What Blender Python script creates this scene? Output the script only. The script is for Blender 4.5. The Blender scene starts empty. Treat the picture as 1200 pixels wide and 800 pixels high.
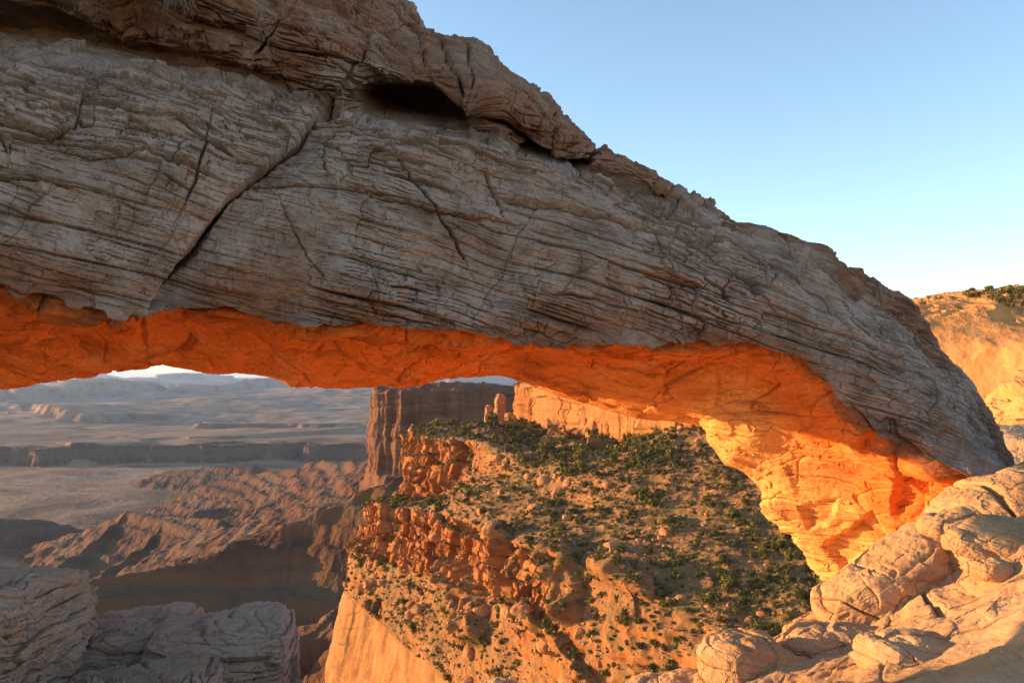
import bpy, math, random
import numpy as np
from mathutils import Vector, Matrix, Euler

# ------------------------------------------------------------------ camera, light, exposure
S = bpy.context.scene
C = S.collection
F, HX, HY = 970.0, 600.0, 441.0          # focal length in photo pixels, principal column, horizon row

cam = bpy.data.cameras.new('camera'); camo = bpy.data.objects.new('camera', cam); C.objects.link(camo)
cam.sensor_width = 36.0; cam.lens = 36.0*F/1200.0
cam.shift_y = (HY-400.0)/1200.0
cam.clip_start = 0.1; cam.clip_end = 200000.0
camo.rotation_euler = (math.radians(90), 0, 0)
S.camera = camo

SUN_AZ, SUN_EL = math.radians(-76.0), math.radians(6.0)      # azimuth from +Y towards +X
sun_dir = Vector((math.sin(SUN_AZ)*math.cos(SUN_EL), math.cos(SUN_AZ)*math.cos(SUN_EL), math.sin(SUN_EL)))
W = bpy.data.worlds.new('World'); S.world = W; W.use_nodes = True
wn = W.node_tree; bg = wn.nodes['Background']
sky = wn.nodes.new('ShaderNodeTexSky'); sky.sky_type = 'NISHITA'; sky.sun_disc = False
sky.sun_elevation = SUN_EL; sky.sun_rotation = SUN_AZ
sky.altitude = 1800; sky.air_density = 1.0; sky.dust_density = 0.8; sky.ozone_density = 1.2
wn.links.new(sky.outputs[0], bg.inputs[0]); bg.inputs[1].default_value = 0.15
sl = bpy.data.lights.new('sun', 'SUN'); slo = bpy.data.objects.new('sun', sl); C.objects.link(slo)
sl.energy = 3.9; sl.angle = math.radians(0.5); sl.color = (1.0, 0.58, 0.24)
slo.rotation_euler = (-sun_dir).to_track_quat('-Z', 'Y').to_euler()
slo.location = (-30, 20, 30)
S.view_settings.view_transform = 'Standard'; S.view_settings.look = 'None'
S.view_settings.exposure = 1.72; S.view_settings.gamma = 1.0; S.view_settings.use_curve_mapping = False
S.render.engine = 'CYCLES'
S.cycles.use_denoising = True
S.cycles.max_bounces = 8; S.cycles.diffuse_bounces = 5; S.cycles.volume_bounces = 0
S.cycles.transparent_max_bounces = 8
S.cycles.use_adaptive_sampling = False

rng = np.random.default_rng(7); random.seed(7)

# ------------------------------------------------------------------ helpers: noise
_perm = np.random.default_rng(1).permutation(256).astype(np.int32)
_perm = np.concatenate([_perm, _perm, _perm])
_g = np.random.default_rng(2).normal(size=(256, 3)); _g /= np.linalg.norm(_g, axis=1)[:, None]
_g = (_g*1.5).astype(np.float32)
def _perlin(p):
    i = np.floor(p).astype(np.int32); f = (p-i).astype(np.float32)
    i &= 255
    u = f*f*f*(f*(f*6-15)+10)
    out = 0
    px = [_perm[i[:, 0]], _perm[i[:, 0]+1]]
    for a in (0, 1):
        wx = u[:, 0] if a else 1-u[:, 0]
        for b in (0, 1):
            wy = u[:, 1] if b else 1-u[:, 1]
            h = _perm[px[a]+i[:, 1]+b]
            for c in (0, 1):
                wz = u[:, 2] if c else 1-u[:, 2]
                g = _g[_perm[h+i[:, 2]+c]]
                d = g[:, 0]*(f[:, 0]-a)+g[:, 1]*(f[:, 1]-b)+g[:, 2]*(f[:, 2]-c)
                out = out+wx*wy*wz*d
    return out
def perlin(P, seed=0):
    P = np.asarray(P, dtype=np.float64)+np.array([seed*17.31, seed*5.77+31, seed*11.13+7])
    n = len(P); r = np.empty(n, np.float32)
    for k in range(0, n, 50000): r[k:k+50000] = _perlin(P[k:k+50000])
    return r
def fbm(P, o=4, seed=0, gain=.5):
    a, s, r = 1.0, 1.0, 0
    for k in range(o):
        r = r+a*perlin(P*s, seed+k*3); a *= gain; s *= 2.03
    return r
def ridged(P, o=4, seed=0, gain=.5):
    a, s, r = 1.0, 1.0, 0
    for k in range(o):
        r = r+a*(1-2*np.abs(perlin(P*s, seed+k*3))); a *= gain; s *= 2.03
    return r
def sst(a, b, x):
    t = np.clip((x-a)/(b-a), 0, 1); return t*t*(3-2*t)
def frame(nb):
    n = np.array(nb, float); n /= np.linalg.norm(n)
    e1 = np.cross(n, [0.05, 1, 0.02]); e1 /= np.linalg.norm(e1)
    return e1, np.cross(n, e1), n
def strata(P, nb, sc=1.0, seed=0, warp=1.0, groove=1.0, soft=1.0):
    """bedded rock relief in metres for sc = 1: ledges, thin partings, lamination"""
    e1, e2, n = frame(nb)
    Q = P/sc
    w = perlin(Q*0.22, seed)*.9*warp+perlin(Q*0.8, seed+1)*.16*warp
    u, v, b = Q@e1, Q@e2, Q@n+w
    st = lambda f, l, k: perlin(np.stack([u*l, v*l, b*f], 1), seed+k)
    n1, n2, n3, n4 = st(1.3, .22, 5), st(3.6, .5, 6), st(9.5, 1.0, 7), st(21., 2.2, 8)
    d = .11*np.tanh(2.6*n1)+.050*np.tanh(3*n2)+.020*np.tanh(3*n3)+.008*n4
    m = sst(-.15, .35, perlin(Q*.55, seed+9))
    m2 = sst(-.1, .3, perlin(Q*1.3, seed+11))
    g = -.085*np.exp(-(n1/.045)**2)*m2-.050*np.exp(-(n2/.06)**2)*m-.022*np.exp(-(n3/.10)**2)*m2
    return sc*(soft*d+groove*g)
def joints(P, nj, sc=1.0, seed=0, f=.7, w=.02, mask=(0.05, .3)):
    e1, e2, n = frame(nj)
    Q = P/sc
    b = Q@n+.35*perlin(Q*.5, seed+2)+.06*perlin(Q*2.4, seed+3)
    k = perlin(np.stack([Q@e1*.16, Q@e2*.16, b*f], 1), seed)
    m = sst(mask[0], mask[1], perlin(Q*.4, seed+4))
    return -sc*np.exp(-(k/w)**2)*m

def hash01(*k):
    h = np.zeros(k[0].shape, np.int64)
    for j, a in enumerate(k): h = (h*73856093) ^ (a.astype(np.int64)*(19349663+83492791*j)+j*7919)
    h = (h ^ (h >> 13))*1274126177 & 0x7fffffff
    return ((h ^ (h >> 16)) & 0xffff)/65535.0
def bricks(P, nb, h, L, seed=0, warp=1.0, gw=.10, gd=.5, amp=.35, rnd=.18, c2=.8):
    """courses of rock of uneven thickness, broken along their length; relief in metres"""
    e1, e2, n = frame(nb); Q = P/h
    b = Q@n+warp*(1.6*perlin(Q*.11, seed)+.35*perlin(Q*.5, seed+1))+.8*perlin(np.stack([Q@n*.45, Q@e1*.02, Q@e2*.02], 1), seed+2)
    bi = np.floor(b); bf = b-bi
    jag = .10*perlin(Q*1.7, seed+3)+.25*perlin(Q*.35, seed+4)
    r0 = hash01(bi, bi*0+seed)
    u = Q@e1*h/L*(.6+.8*r0)+r0*17+jag; v = Q@e2*h/L*(.6+.8*r0)+r0*31+jag
    ui, vi = np.floor(u), np.floor(v); r = hash01(bi, ui, vi+seed*13)*2-1
    edge = np.minimum(bf, 1-bf); ue = np.minimum(np.minimum(u-ui, 1-u+ui), np.minimum(v-vi, 1-v+vi))*L/h
    m = sst(-.2, .25, perlin(Q*.23, seed+5)); m2 = sst(-.05, .3, perlin(Q*.3, seed+6))
    g = np.exp(-(edge/gw)**2)*m; g2 = np.exp(-(ue/gw)**2)*m2
    return h*(amp*r+rnd*(1-(2*bf-1)**4)-gd*np.maximum(g, c2*g2))
# ------------------------------------------------------------------ helpers: guides, lofts, meshes
def pt(px, py, Y): return np.array([(px-HX)/F*Y, Y, (HY-py)/F*Y])
def pchip(x, y, q):
    x = np.asarray(x, float); y = np.asarray(y, float); h = np.diff(x); d = np.diff(y)/h
    m = np.zeros(len(x)); m[0], m[-1] = d[0], d[-1]
    for i in range(1, len(x)-1):
        if d[i-1]*d[i] > 0:
            w1, w2 = 2*h[i]+h[i-1], h[i]+2*h[i-1]
            m[i] = (w1+w2)/(w1/d[i-1]+w2/d[i])
    k = np.clip(np.searchsorted(x, q)-1, 0, len(h)-1); t = (q-x[k])/h[k]
    return ((1+2*t)*(1-t)**2*y[k]+t*(1-t)**2*h[k]*m[k]+t*t*(3-2*t)*y[k+1]+t*t*(t-1)*h[k]*m[k+1])
def guide(kn, ts):
    """kn: (t, px, py, Y) knots -> world points at ts"""
    kn = sorted(kn); a = np.array(kn, float)
    c = [pchip(a[:, 0], a[:, j], ts) for j in (1, 2, 3)]
    return np.stack([(c[0]-HX)/F*c[2], c[2], (HY-c[1])/F*c[2]], 1)
def loft(G, rows, closed=False, tens=.5):
    """G: list of (Nt,3) guide lines; rows[k] = subdivisions from guide k to k+1 -> (R,Nt,3) and row parameter"""
    K = len(G); G = [np.asarray(g) for g in G]
    L = [np.linalg.norm(G[(k+1) % K]-G[k], axis=1).mean()+1e-6 for k in range(K)]
    def tan(k):
        if closed or 0 < k < K-1:
            a, b, c = G[(k-1) % K], G[k], G[(k+1) % K]; l0, l1 = L[(k-1) % K], L[k % K]
            return ((b-a)/l0*l1+(c-b)/l1*l0)/(l0+l1)
        if k == 0: return (G[1]-G[0])/L[0]
        return (G[K-1]-G[K-2])/L[K-2]
    out, par = [], []
    n = K if closed else K-1
    for k in range(n):
        a, b = G[k], G[(k+1) % K]; ta, tb = tan(k)*L[k]*2*tens, tan((k+1) % K)*L[k]*2*tens
        for r in range(rows[k]):
            t = r/rows[k]
            out.append((1+2*t)*(1-t)**2*a+t*(1-t)**2*ta+t*t*(3-2*t)*b+t*t*(t-1)*tb); par.append(k+t)
    if not closed: out.append(G[-1]); par.append(float(K-1))
    return np.array(out), np.array(par)
def gnormals(P, closed=False):
    if closed:
        du = np.roll(P, -1, 0)-np.roll(P, 1, 0)
    else:
        du = np.gradient(P, axis=0)
    dv = np.gradient(P, axis=1)
    n = np.cross(du, dv); l = np.linalg.norm(n, axis=2, keepdims=True)
    return n/np.maximum(l, 1e-9)
def link(name, me, mat, loc=(0, 0, 0), parent=None, **kw):
    o = bpy.data.objects.new(name, me)
    for m in (mat if isinstance(mat, (list, tuple)) else [mat]):
        if m: me.materials.append(m)
    o.location = loc; C.objects.link(o)
    if parent: o.parent = parent
    for k, v in kw.items(): o[k] = v
    return o
def mesh_raw(name, V, Fq, attrs=None, smooth=True):
    """V (N,3), Fq (M,4) or (M,3) arrays"""
    V = np.asarray(V, np.float32); Fq = np.asarray(Fq, np.int32); k = Fq.shape[1]
    me = bpy.data.meshes.new(name)
    me.vertices.add(len(V)); me.vertices.foreach_set('co', V.ravel())
    me.loops.add(Fq.size); me.loops.foreach_set('vertex_index', Fq.ravel())
    me.polygons.add(len(Fq)); me.polygons.foreach_set('loop_start', np.arange(0, Fq.size, k, dtype=np.int32))
    me.polygons.foreach_set('use_smooth', np.full(len(Fq), smooth))
    for n, a in (attrs or {}).items():
        at = me.attributes.new(n, 'FLOAT', 'POINT'); at.data.foreach_set('value', np.asarray(a, np.float32).ravel())
    me.update(calc_edges=True)
    return me
def grid_faces(R, Cn, closed=False, flip=False):
    r = np.arange(R if closed else R-1); c = np.arange(Cn-1)
    r, c = np.meshgrid(r, c, indexing='ij'); r2 = (r+1) % R
    q = np.stack([r*Cn+c, r*Cn+c+1, r2*Cn+c+1, r2*Cn+c], -1).reshape(-1, 4)
    return q[:, ::-1] if flip else q
def grid_mesh(name, P, closed=False, flip=False, attrs=None, origin=None):
    o = np.zeros(3) if origin is None else np.asarray(origin)
    return mesh_raw(name, (P-o).reshape(-1, 3), grid_faces(P.shape[0], P.shape[1], closed, flip), attrs)
def topx(P):
    return HX+F*P[..., 0]/P[..., 1], HY-F*P[..., 2]/P[..., 1]
def segdist(x, y, poly):
    """distance to a polyline, and the side (signed)"""
    best = np.full(x.shape, 1e9); side = np.zeros(x.shape)
    for (x0, y0), (x1, y1) in zip(poly[:-1], poly[1:]):
        dx, dy = x1-x0, y1-y0; L2 = dx*dx+dy*dy
        t = np.clip(((x-x0)*dx+(y-y0)*dy)/L2, 0, 1)
        d = np.hypot(x-x0-t*dx, y-y0-t*dy); m = d < best
        best = np.where(m, d, best); side = np.where(m, np.sign((x-x0)*dy-(y-y0)*dx), side)
    return best, side
def inpoly(x, y, poly):
    r = np.zeros(x.shape, bool); n = len(poly)
    for i in range(n):
        x0, y0 = poly[i]; x1, y1 = poly[(i+1) % n]
        if y0 == y1: continue
        c = ((y0 > y) != (y1 > y)) & (x < (x1-x0)*(y-y0)/(y1-y0)+x0); r ^= c
    return r

# ------------------------------------------------------------------ materials
class NT:
    def __init__(s, name):
        s.m = bpy.data.materials.new(name); s.m.use_nodes = True; s.t = s.m.node_tree
        s.b = s.t.nodes['Principled BSDF']; s.b.inputs['Roughness'].default_value = .92
        s.b.inputs['Specular IOR Level'].default_value = .15
    def n(s, ty, ins=None, **kw):
        nd = s.t.nodes.new(ty)
        for k, v in kw.items(): setattr(nd, k, v)
        for k, v in (ins or {}).items():
            if isinstance(v, bpy.types.NodeSocket): s.t.links.new(v, nd.inputs[k])
            else: nd.inputs[k].default_value = v
        return nd
    def noise(s, vec, sc, det=4, rough=.55, dist=0):
        return s.n('ShaderNodeTexNoise', {'Vector': vec, 'Scale': sc, 'Detail': det, 'Roughness': rough, 'Distortion': dist}).outputs[0]
    def rng(s, v, a, b, c=0, d=1):
        return s.n('ShaderNodeMapRange', {0: v, 1: a, 2: b, 3: c, 4: d}).outputs[0]
    def mix(s, f, a, b, bt='MIX'):
        nd = s.n('ShaderNodeMix', data_type='RGBA', blend_type=bt)
        for k, v in ((0, f), (6, a), (7, b)):
            if isinstance(v, bpy.types.NodeSocket): s.t.links.new(v, nd.inputs[k])
            else: nd.inputs[k].default_value = (*v, 1) if isinstance(v, tuple) else v
        return nd.outputs[2]
    def math(s, op, a, b=0):
        return s.n('ShaderNodeMath', {0: a, 1: b}, operation=op).outputs[0]
    def ramp(s, f, stops):
        nd = s.n('ShaderNodeValToRGB', {0: f}); e = nd.color_ramp.elements
        while len(e) < len(stops): e.new(.5)
        for k, (p, c) in enumerate(stops): e[k].position = p; e[k].color = (*c, 1)
        return nd.outputs[0]
    def bedded(s, nb, lat):
        """object coordinates turned so that z runs across the bedding, squeezed along it"""
        tc = s.n('ShaderNodeTexCoord').outputs['Object']
        e1, e2, n = frame(nb)
        eul = Matrix((tuple(e1), tuple(e2), tuple(n))).to_euler()
        m1 = s.n('ShaderNodeMapping', {'Vector': tc, 'Rotation': eul}).outputs[0]
        wv = s.n('ShaderNodeTexNoise', {'Vector': tc, 'Scale': .35, 'Detail': 2}).outputs['Color']
        wv = s.n('ShaderNodeVectorMath', {0: wv, 1: (.5, .5, .5)}, operation='SUBTRACT').outputs[0]
        m1 = s.n('ShaderNodeVectorMath', {0: wv, 1: (.8, .8, .8), 2: m1}, operation='MULTIPLY_ADD').outputs[0]
        m2 = s.n('ShaderNodeMapping', {'Vector': m1, 'Scale': (lat, lat, 1)}).outputs[0]
        return tc, m2
    def attr(s, name): return s.n('ShaderNodeAttribute', attribute_name=name).outputs['Fac']
    def out(s, col, bump=None, strength=.5, dist=.02):
        s.t.links.new(col, s.b.inputs['Base Color'])
        if bump is not None:
            bp = s.n('ShaderNodeBump', {'Height': bump, 'Strength': strength, 'Distance': dist})
            s.t.links.new(bp.outputs[0], s.b.inputs['Normal'])
        return s.m

BED = (.17, .12, 1.0)       # arch bedding dips to the right
def mat_arch():
    m = NT('arch_sandstone'); tc, bv = m.bedded(BED, .34)
    n1 = m.noise(bv, 2.2, 5, .6); n2 = m.noise(bv, 8, 4, .6); n3 = m.noise(tc, .55, 4, .55); n4 = m.noise(tc, 22, 3, .6)
    n5 = m.noise(tc, 2.6, 6, .68); n6 = m.math('ADD', m.math('MULTIPLY', n1, .45), m.math('MULTIPLY', n5, .55))
    grey = m.ramp(n6, [(.32, (.10, .058, .042)), (.44, (.20, .134, .108)), (.56, (.305, .222, .192)), (.70, (.175, .112, .088))])
    red = m.ramp(n2, [(.3, (.13, .058, .036)), (.55, (.22, .108, .070)), (.75, (.28, .16, .11))])
    ff = m.attr('red'); fx = m.rng(m.math('ADD', ff, m.rng(n3, .3, .7, -.45, .45)), .35, .75)
    col = m.mix(fx, grey, red)
    col = m.mix(m.rng(n3, .58, .72, 0, .55), col, (.34, .285, .26))
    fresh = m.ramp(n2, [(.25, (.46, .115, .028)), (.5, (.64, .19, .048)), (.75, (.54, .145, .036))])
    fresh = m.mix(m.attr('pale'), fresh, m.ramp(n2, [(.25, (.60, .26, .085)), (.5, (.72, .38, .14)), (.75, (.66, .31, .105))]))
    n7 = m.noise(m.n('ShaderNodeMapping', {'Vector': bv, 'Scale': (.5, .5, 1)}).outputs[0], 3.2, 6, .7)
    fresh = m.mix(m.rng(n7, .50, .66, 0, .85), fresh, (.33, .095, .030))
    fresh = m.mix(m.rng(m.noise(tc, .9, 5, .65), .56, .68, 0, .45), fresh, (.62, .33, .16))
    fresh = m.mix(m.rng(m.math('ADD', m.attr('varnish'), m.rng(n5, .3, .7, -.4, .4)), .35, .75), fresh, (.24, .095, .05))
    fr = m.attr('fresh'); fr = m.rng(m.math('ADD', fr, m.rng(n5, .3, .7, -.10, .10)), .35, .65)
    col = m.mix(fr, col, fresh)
    sp = m.rng(n4, .25, .75, .80, 1.2)
    col = m.mix(1.0, col, m.n('ShaderNodeCombineColor', {0: sp, 1: sp, 2: sp}).outputs[0], 'MULTIPLY')
    h = m.math('ADD', m.math('MULTIPLY', m.noise(bv, 14, 5, .65), 1.0), m.math('MULTIPLY', m.noise(tc, 16, 5, .7), .30))
    return m.out(col, h, .85, .035)
def mat_rock(name, stops, patch, bed=(0, 0, 1), sc=1.0, lat=.3, bump=.02, tint=None):
    m = NT(name); tc, bv = m.bedded(bed, lat)
    n1 = m.noise(bv, 1.5/sc, 5, .6); n3 = m.noise(tc, .6/sc, 4, .55); n4 = m.noise(tc, 24/sc, 3, .6)
    col = m.ramp(n1, stops)
    col = m.mix(m.rng(n3, .48, .68, 0, .8), col, patch)
    sp = m.rng(n4, .25, .75, .84, 1.16)
    col = m.mix(1.0, col, m.n('ShaderNodeCombineColor', {0: sp, 1: sp, 2: sp}).outputs[0], 'MULTIPLY')
    h = m.math('ADD', m.noise(bv, 9/sc, 5, .65), m.math('MULTIPLY', m.noise(tc, 22/sc, 4, .7), .5))
    return m.out(col, h, .7, bump*sc)
def mat_headland():
    m = NT('slope_earth_and_cliff'); tc, bv = m.bedded((0, 0, 1), .08)
    n1 = m.noise(bv, .45, 5, .6); n3 = m.noise(tc, .12, 5, .6); n4 = m.noise(tc, 1.3, 4, .65)
    cliff = m.ramp(n1, [(.30, (.20, .060, .020)), (.46, (.37, .125, .038)), (.60, (.44, .175, .060)), (.78, (.26, .082, .028))])
    sv = m.noise(m.n('ShaderNodeMapping', {'Vector': tc, 'Scale': (1, 1, .07)}).outputs[0], .5, 6, .68)
    pale = m.mix(m.math('ADD', m.rng(n4, .4, .7, -.1, .3), m.rng(sv, .45, .62, 0, .8)), (.43, .21, .08), (.29, .108, .036))
    cliff = m.mix(m.attr('pale'), cliff, pale)
    soil = m.ramp(n4, [(.3, (.18, .078, .032)), (.5, (.29, .14, .060)), (.7, (.38, .21, .10))])
    soil = m.mix(m.rng(n3, .45, .62, 0, .75), soil, (.18, .125, .05))
    col = m.mix(m.attr('soil'), cliff, soil)
    h = m.math('ADD', m.noise(bv, 1.2, 6, .7), m.noise(tc, 2.2, 5, .75))
    return m.out(col, h, .8, .45)
def mat_wall(name, a, b, c):
    """smooth varnished cliff: dark streaks run down it"""
    m = NT(name); tc = m.n('ShaderNodeTexCoord').outputs['Object']
    mv = m.n('ShaderNodeMapping', {'Vector': tc, 'Scale': (1, 1, .06)}).outputs[0]
    n1 = m.noise(mv, .55, 5, .65); n2 = m.noise(tc, .10, 4); n3 = m.noise(tc, 2.0, 4, .65)
    col = m.ramp(n1, [(.3, c), (.45, a), (.7, b)])
    col = m.mix(m.rng(n2, .45, .65, 0, .5), col, b)
    h = m.math('ADD', m.noise(mv, 1.5, 5), n3)
    return m.out(col, h, .5, .15)
def mat_terrain():
    m = NT('canyon_earth'); tc = m.n('ShaderNodeTexCoord').outputs['Object']
    n1 = m.noise(tc, .0035, 6, .62, .6); n2 = m.noise(tc, .02, 5, .65)
    flat = m.ramp(n1, [(.3, (.075, .042, .025)), (.43, (.175, .095, .05)), (.54, (.29, .17, .095)), (.68, (.11, .057, .03))])
    flat = m.mix(m.rng(m.noise(tc, .0016, 5, .6, 1.2), .56, .66, 0, .7), flat, (.36, .28, .21))
    z = m.n('ShaderNodeSeparateXYZ', {0: tc}).outputs[2]
    zb = m.math('ADD', m.math('MULTIPLY', z, .022), m.math('MULTIPLY', n2, .9))
    bands = m.ramp(m.math('FRACT', zb), [(.0, (.09, .036, .018)), (.25, (.135, .058, .028)), (.45, (.088, .058, .036)), (.62, (.145, .060, .027)), (.85, (.074, .031, .017))])
    col = m.mix(m.attr('steep'), flat, bands)
    h = m.math('ADD', n2, m.noise(tc, .08, 5, .7))
    return m.out(col, h, .6, 6.0)
def mat_leaf(name, a, b):
    m = NT(name); tc = m.n('ShaderNodeTexCoord').outputs['Object']
    oi = m.n('ShaderNodeObjectInfo').outputs['Random']
    n = m.noise(tc, 3.0, 2)
    n2 = m.noise(m.n('ShaderNodeNewGeometry').outputs['Position'], .22, 3, .7)
    col = m.mix(m.math('ADD', m.math('MULTIPLY', oi, .35), m.math('ADD', m.rng(n, .3, .7, -.15, .35), m.rng(n2, .35, .65, -.25, .5))), a, b)
    m.b.inputs['Roughness'].default_value = .7
    return m.out(col)

M_ARCH = mat_arch()
SLICK = [(.28, (.30, .16, .078)), (.46, (.44, .255, .13)), (.62, (.50, .315, .175)), (.78, (.36, .20, .10))]
M_SLICK = mat_rock('slickrock', SLICK, (.44, .28, .15), (.1, .1, 1), 1.0, .3, .03)
M_BOULD = mat_rock('boulder_sandstone', SLICK, (.49, .31, .165), (.12, .05, 1), .8, .35, .03)
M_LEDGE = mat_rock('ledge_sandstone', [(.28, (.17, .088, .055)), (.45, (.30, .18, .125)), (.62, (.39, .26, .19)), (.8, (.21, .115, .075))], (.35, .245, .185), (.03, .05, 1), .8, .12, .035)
M_HEAD = mat_headland()
M_WALL = mat_wall('varnished_wall', (.5, .24, .1), (.55, .29, .13), (.4, .18, .07))
M_DOME = mat_wall('dome_wall', (.50, .215, .07), (.54, .265, .10), (.38, .145, .045))
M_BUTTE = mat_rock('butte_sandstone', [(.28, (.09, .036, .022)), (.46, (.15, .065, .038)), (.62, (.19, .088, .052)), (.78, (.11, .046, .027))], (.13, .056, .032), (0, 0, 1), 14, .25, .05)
M_TERR = mat_terrain()
M_RUB = mat_rock('rubble_stone', [(.3, (.26, .10, .042)), (.5, (.39, .18, .08)), (.7, (.48, .27, .14))], (.37, .16, .07), (.1, .1, 1), 1.0, .5, .03)
M_LEAF = mat_leaf('juniper_leaf', (.075, .082, .024), (.24, .185, .05))
M_DRY = mat_leaf('dry_brush', (.16, .12, .055), (.24, .18, .09))
M_TWIG = mat_leaf('twig', (.14, .10, .07), (.20, .15, .10))

# ------------------------------------------------------------------ the canyon floor, one sheet to the horizon
def terrain():
    cols = np.concatenate([np.linspace(-900, -40, 90), np.linspace(-30, 640, 620), np.linspace(650, 2000, 90)])
    Y = np.concatenate([np.linspace(40, 240, 20), np.geomspace(250, 3600, 620), np.geomspace(3650, 60000, 260)])
    PX, YY = np.meshgrid(cols, Y); X = (PX-HX)/F*YY
    P2 = np.stack([X.ravel(), YY.ravel(), np.zeros(X.size)], 1)
    y = P2[:, 1]; x = P2[:, 0]
    # benches: near basin, the scarp of the rim, farther benches
    wob = 260*perlin(P2*.0011, 3)+130*ridged(P2*.0042, 3, 4)+60*perlin(P2*.013, 14)
    yy = y+wob*sst(900, 2000, y)
    z = -258+6*fbm(P2*.003, 3, 5)
    z = z+48*sst(2570, 2625, yy)+3*perlin(P2*.002, 8)
    wob2 = 900*perlin(P2*.00045, 12)+420*ridged(P2*.0012, 3, 13)+120*perlin(P2*.004, 16)
    y2 = y+wob2
    vv = lambda k, f=.0006: np.clip(.45+1.7*perlin(P2*f, 170+k), 0, 1.6)
    y3 = y+1300*perlin(P2*.0003, 181)+600*ridged(P2*.0008, 4, 182)+150*perlin(P2*.003, 183)
    z = z+30*vv(1)*sst(3450, 3500, y2)-28*vv(2)*sst(4000, 4300, y3)+44*vv(3)*sst(4900, 4980, y3)-36*vv(4)*sst(5800, 6200, y2)+70*vv(5, .0004)*sst(7000, 7120, y2)-60*vv(6, .0004)*sst(8300, 9000, y3)+100*vv(7, .0003)*sst(10600, 10800, y3)-70*vv(8, .0003)*sst(13000, 13900, y2)+110*vv(9, .0003)*sst(16000, 16400, y3)
    mes = perlin(P2*.00055, 190)+.35*perlin(P2*.002, 191); z = z+75*sst(.34, .40, mes)*sst(3600, 5200, y)
    z = z+14*ridged(P2*.0012, 4, 15)*sst(3200, 4200, y)
    # far range
    rp = np.interp(HX+F*x/y, [-900, -60, 60, 100, 125, 290, 312, 345, 430, 500, 560, 640, 900, 2000], [-40, -120, -110, -130, -110, -120, -110, -260, -240, -180, -60, 20, 60, 0])
    fz = rp+60*fbm(P2*.0003, 4, 21)*.6
    m = sst(21500, 24500, y)*(1-.3*sst(30000, 50000, y))
    z = np.where(m > 0, z*(1-m)+fz*m, z)
    # red badland ridges: crest lines and flanks
    steep = np.zeros(len(z))
    ridges = [
        ([(495, 552, 570), (470, 560, 568), (455, 567, 566), (430, 577, 570), (400, 590, 574), (370, 603, 574), (335, 617, 570), (300, 640, 562), (255, 652, 552), (180, 668, 538), (90, 690, 515), (20, 708, 500), (-200, 740, 450)], 1.1, .45, .6),
        ([(260, 612, 1010), (190, 603, 1090), (150, 601, 1130), (100, 622, 1160), (40, 640, 1180), (-60, 660, 1200)], .6, .5, .45),
        ([(150, 601, 1130), (110, 636, 1060), (60, 668, 1000), (20, 690, 960)], .6, .6, .5),
        ([(200, 604, 1090), (170, 640, 1010), (120, 672, 960)], .65, .65, .5),
        ([(335, 617, 610), (290, 618, 800), (240, 622, 980)], .5, .5, .8),
        ([(470, 530, 1000), (425, 542, 1200), (372, 541, 1420), (335, 552, 1480), (290, 556, 1560), (240, 568, 1600), (205, 585, 1620)], .5, .5, .6),
        ([(372, 541, 1420), (330, 575, 1330), (270, 592, 1330), (230, 600, 1300)], .5, .5, .5),
        ([(300, 545, 1900), (240, 549, 1950), (190, 553, 1980), (150, 572, 1930)], .42, .45, .6),
        ([(-60, 604, 1260), (20, 608, 1280), (60, 612, 1290), (95, 625, 1300)], .4, .45, .8),
        ([(415, 700, 345), (400, 714, 338), (370, 734, 328), (335, 752, 318), (295, 778, 308)], .60, .85, 1.0),
        ([(480, 700, 300), (440, 790, 262), (400, 860, 250)], .8, .8, 1.0),
        ([(250, 505, 3300), (270, 508, 3300), (320, 503, 3500), (345, 512, 3300)], .2, .2, .8),
        ([(330, 490, 4600), (380, 488, 4700), (430, 492, 4600)], .15, .15, .6),
    ]
    gul = ridged(P2*.009, 5, 31, .55); gul2 = ridged(P2*.03, 4, 41, .55)
    for pts, sf, sb, na in ridges:
        W3 = [pt(*p) for p in pts]
        best = np.full(len(z), -1e9); bd = np.full(len(z), 1e9); s0 = 0.0
        Ys = float(np.mean([p[2] for p in pts])); lam = .085*Ys
        for a, b in zip(W3[:-1], W3[1:]):
            d = b-a; L2 = d[0]**2+d[1]**2
            t = np.clip(((x-a[0])*d[0]+(y-a[1])*d[1])/L2, 0, 1)
            dx, dy = x-a[0]-t*d[0], y-a[1]-t*d[1]
            ds = np.hypot(dx, dy)
            sl_ = np.where(dy < 0, sf, sb)
            sv = s0+t*math.sqrt(L2); s0 += math.sqrt(L2)
            gs = np.stack([sv/lam, ds/(5*lam), 0*sv+sf], 1); near = ds < 500
            gg = np.zeros(len(z)); gg[near] = np.abs(perlin(gs[near], 33))*1.5+.6*np.abs(perlin(gs[near]*2.3, 34))-.35
            h = a[2]+t*d[2]-sl_*ds*(1-.12*np.clip(ds/300, 0, 1)+(.42*na)*gg)
            best = np.maximum(best, h); bd = np.minimum(bd, ds)
        rough = np.clip(bd/60, .12, 1.0)
        h = best+na*rough*(.003*Ys*gul+.9*gul2)-.003*Ys*rough
        steep = np.where(h > z-2, np.maximum(steep, sst(-6, 8, h-z)), steep)
        z = np.maximum(z, h)
    steep = np.maximum(steep, sst(2540, 2580, yy)*(1-sst(2650, 2690, yy)))
    z = z+1.7*sst(0, 1, steep)*np.sin(z*.52+2.5*perlin(P2*.01, 195))*(y > 300)+1.2*gul2*sst(0, 1, steep)+(.6*gul2)*(y < 3000)
    P = np.stack([x, y, z], 1).reshape(len(Y), len(cols), 3)
    me = grid_mesh('ground', P, attrs={'steep': steep})
    me.polygons.foreach_set('use_smooth', np.zeros(len(me.polygons), bool))
    link('ground', me, M_TERR, kind='structure')
terrain()

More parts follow.
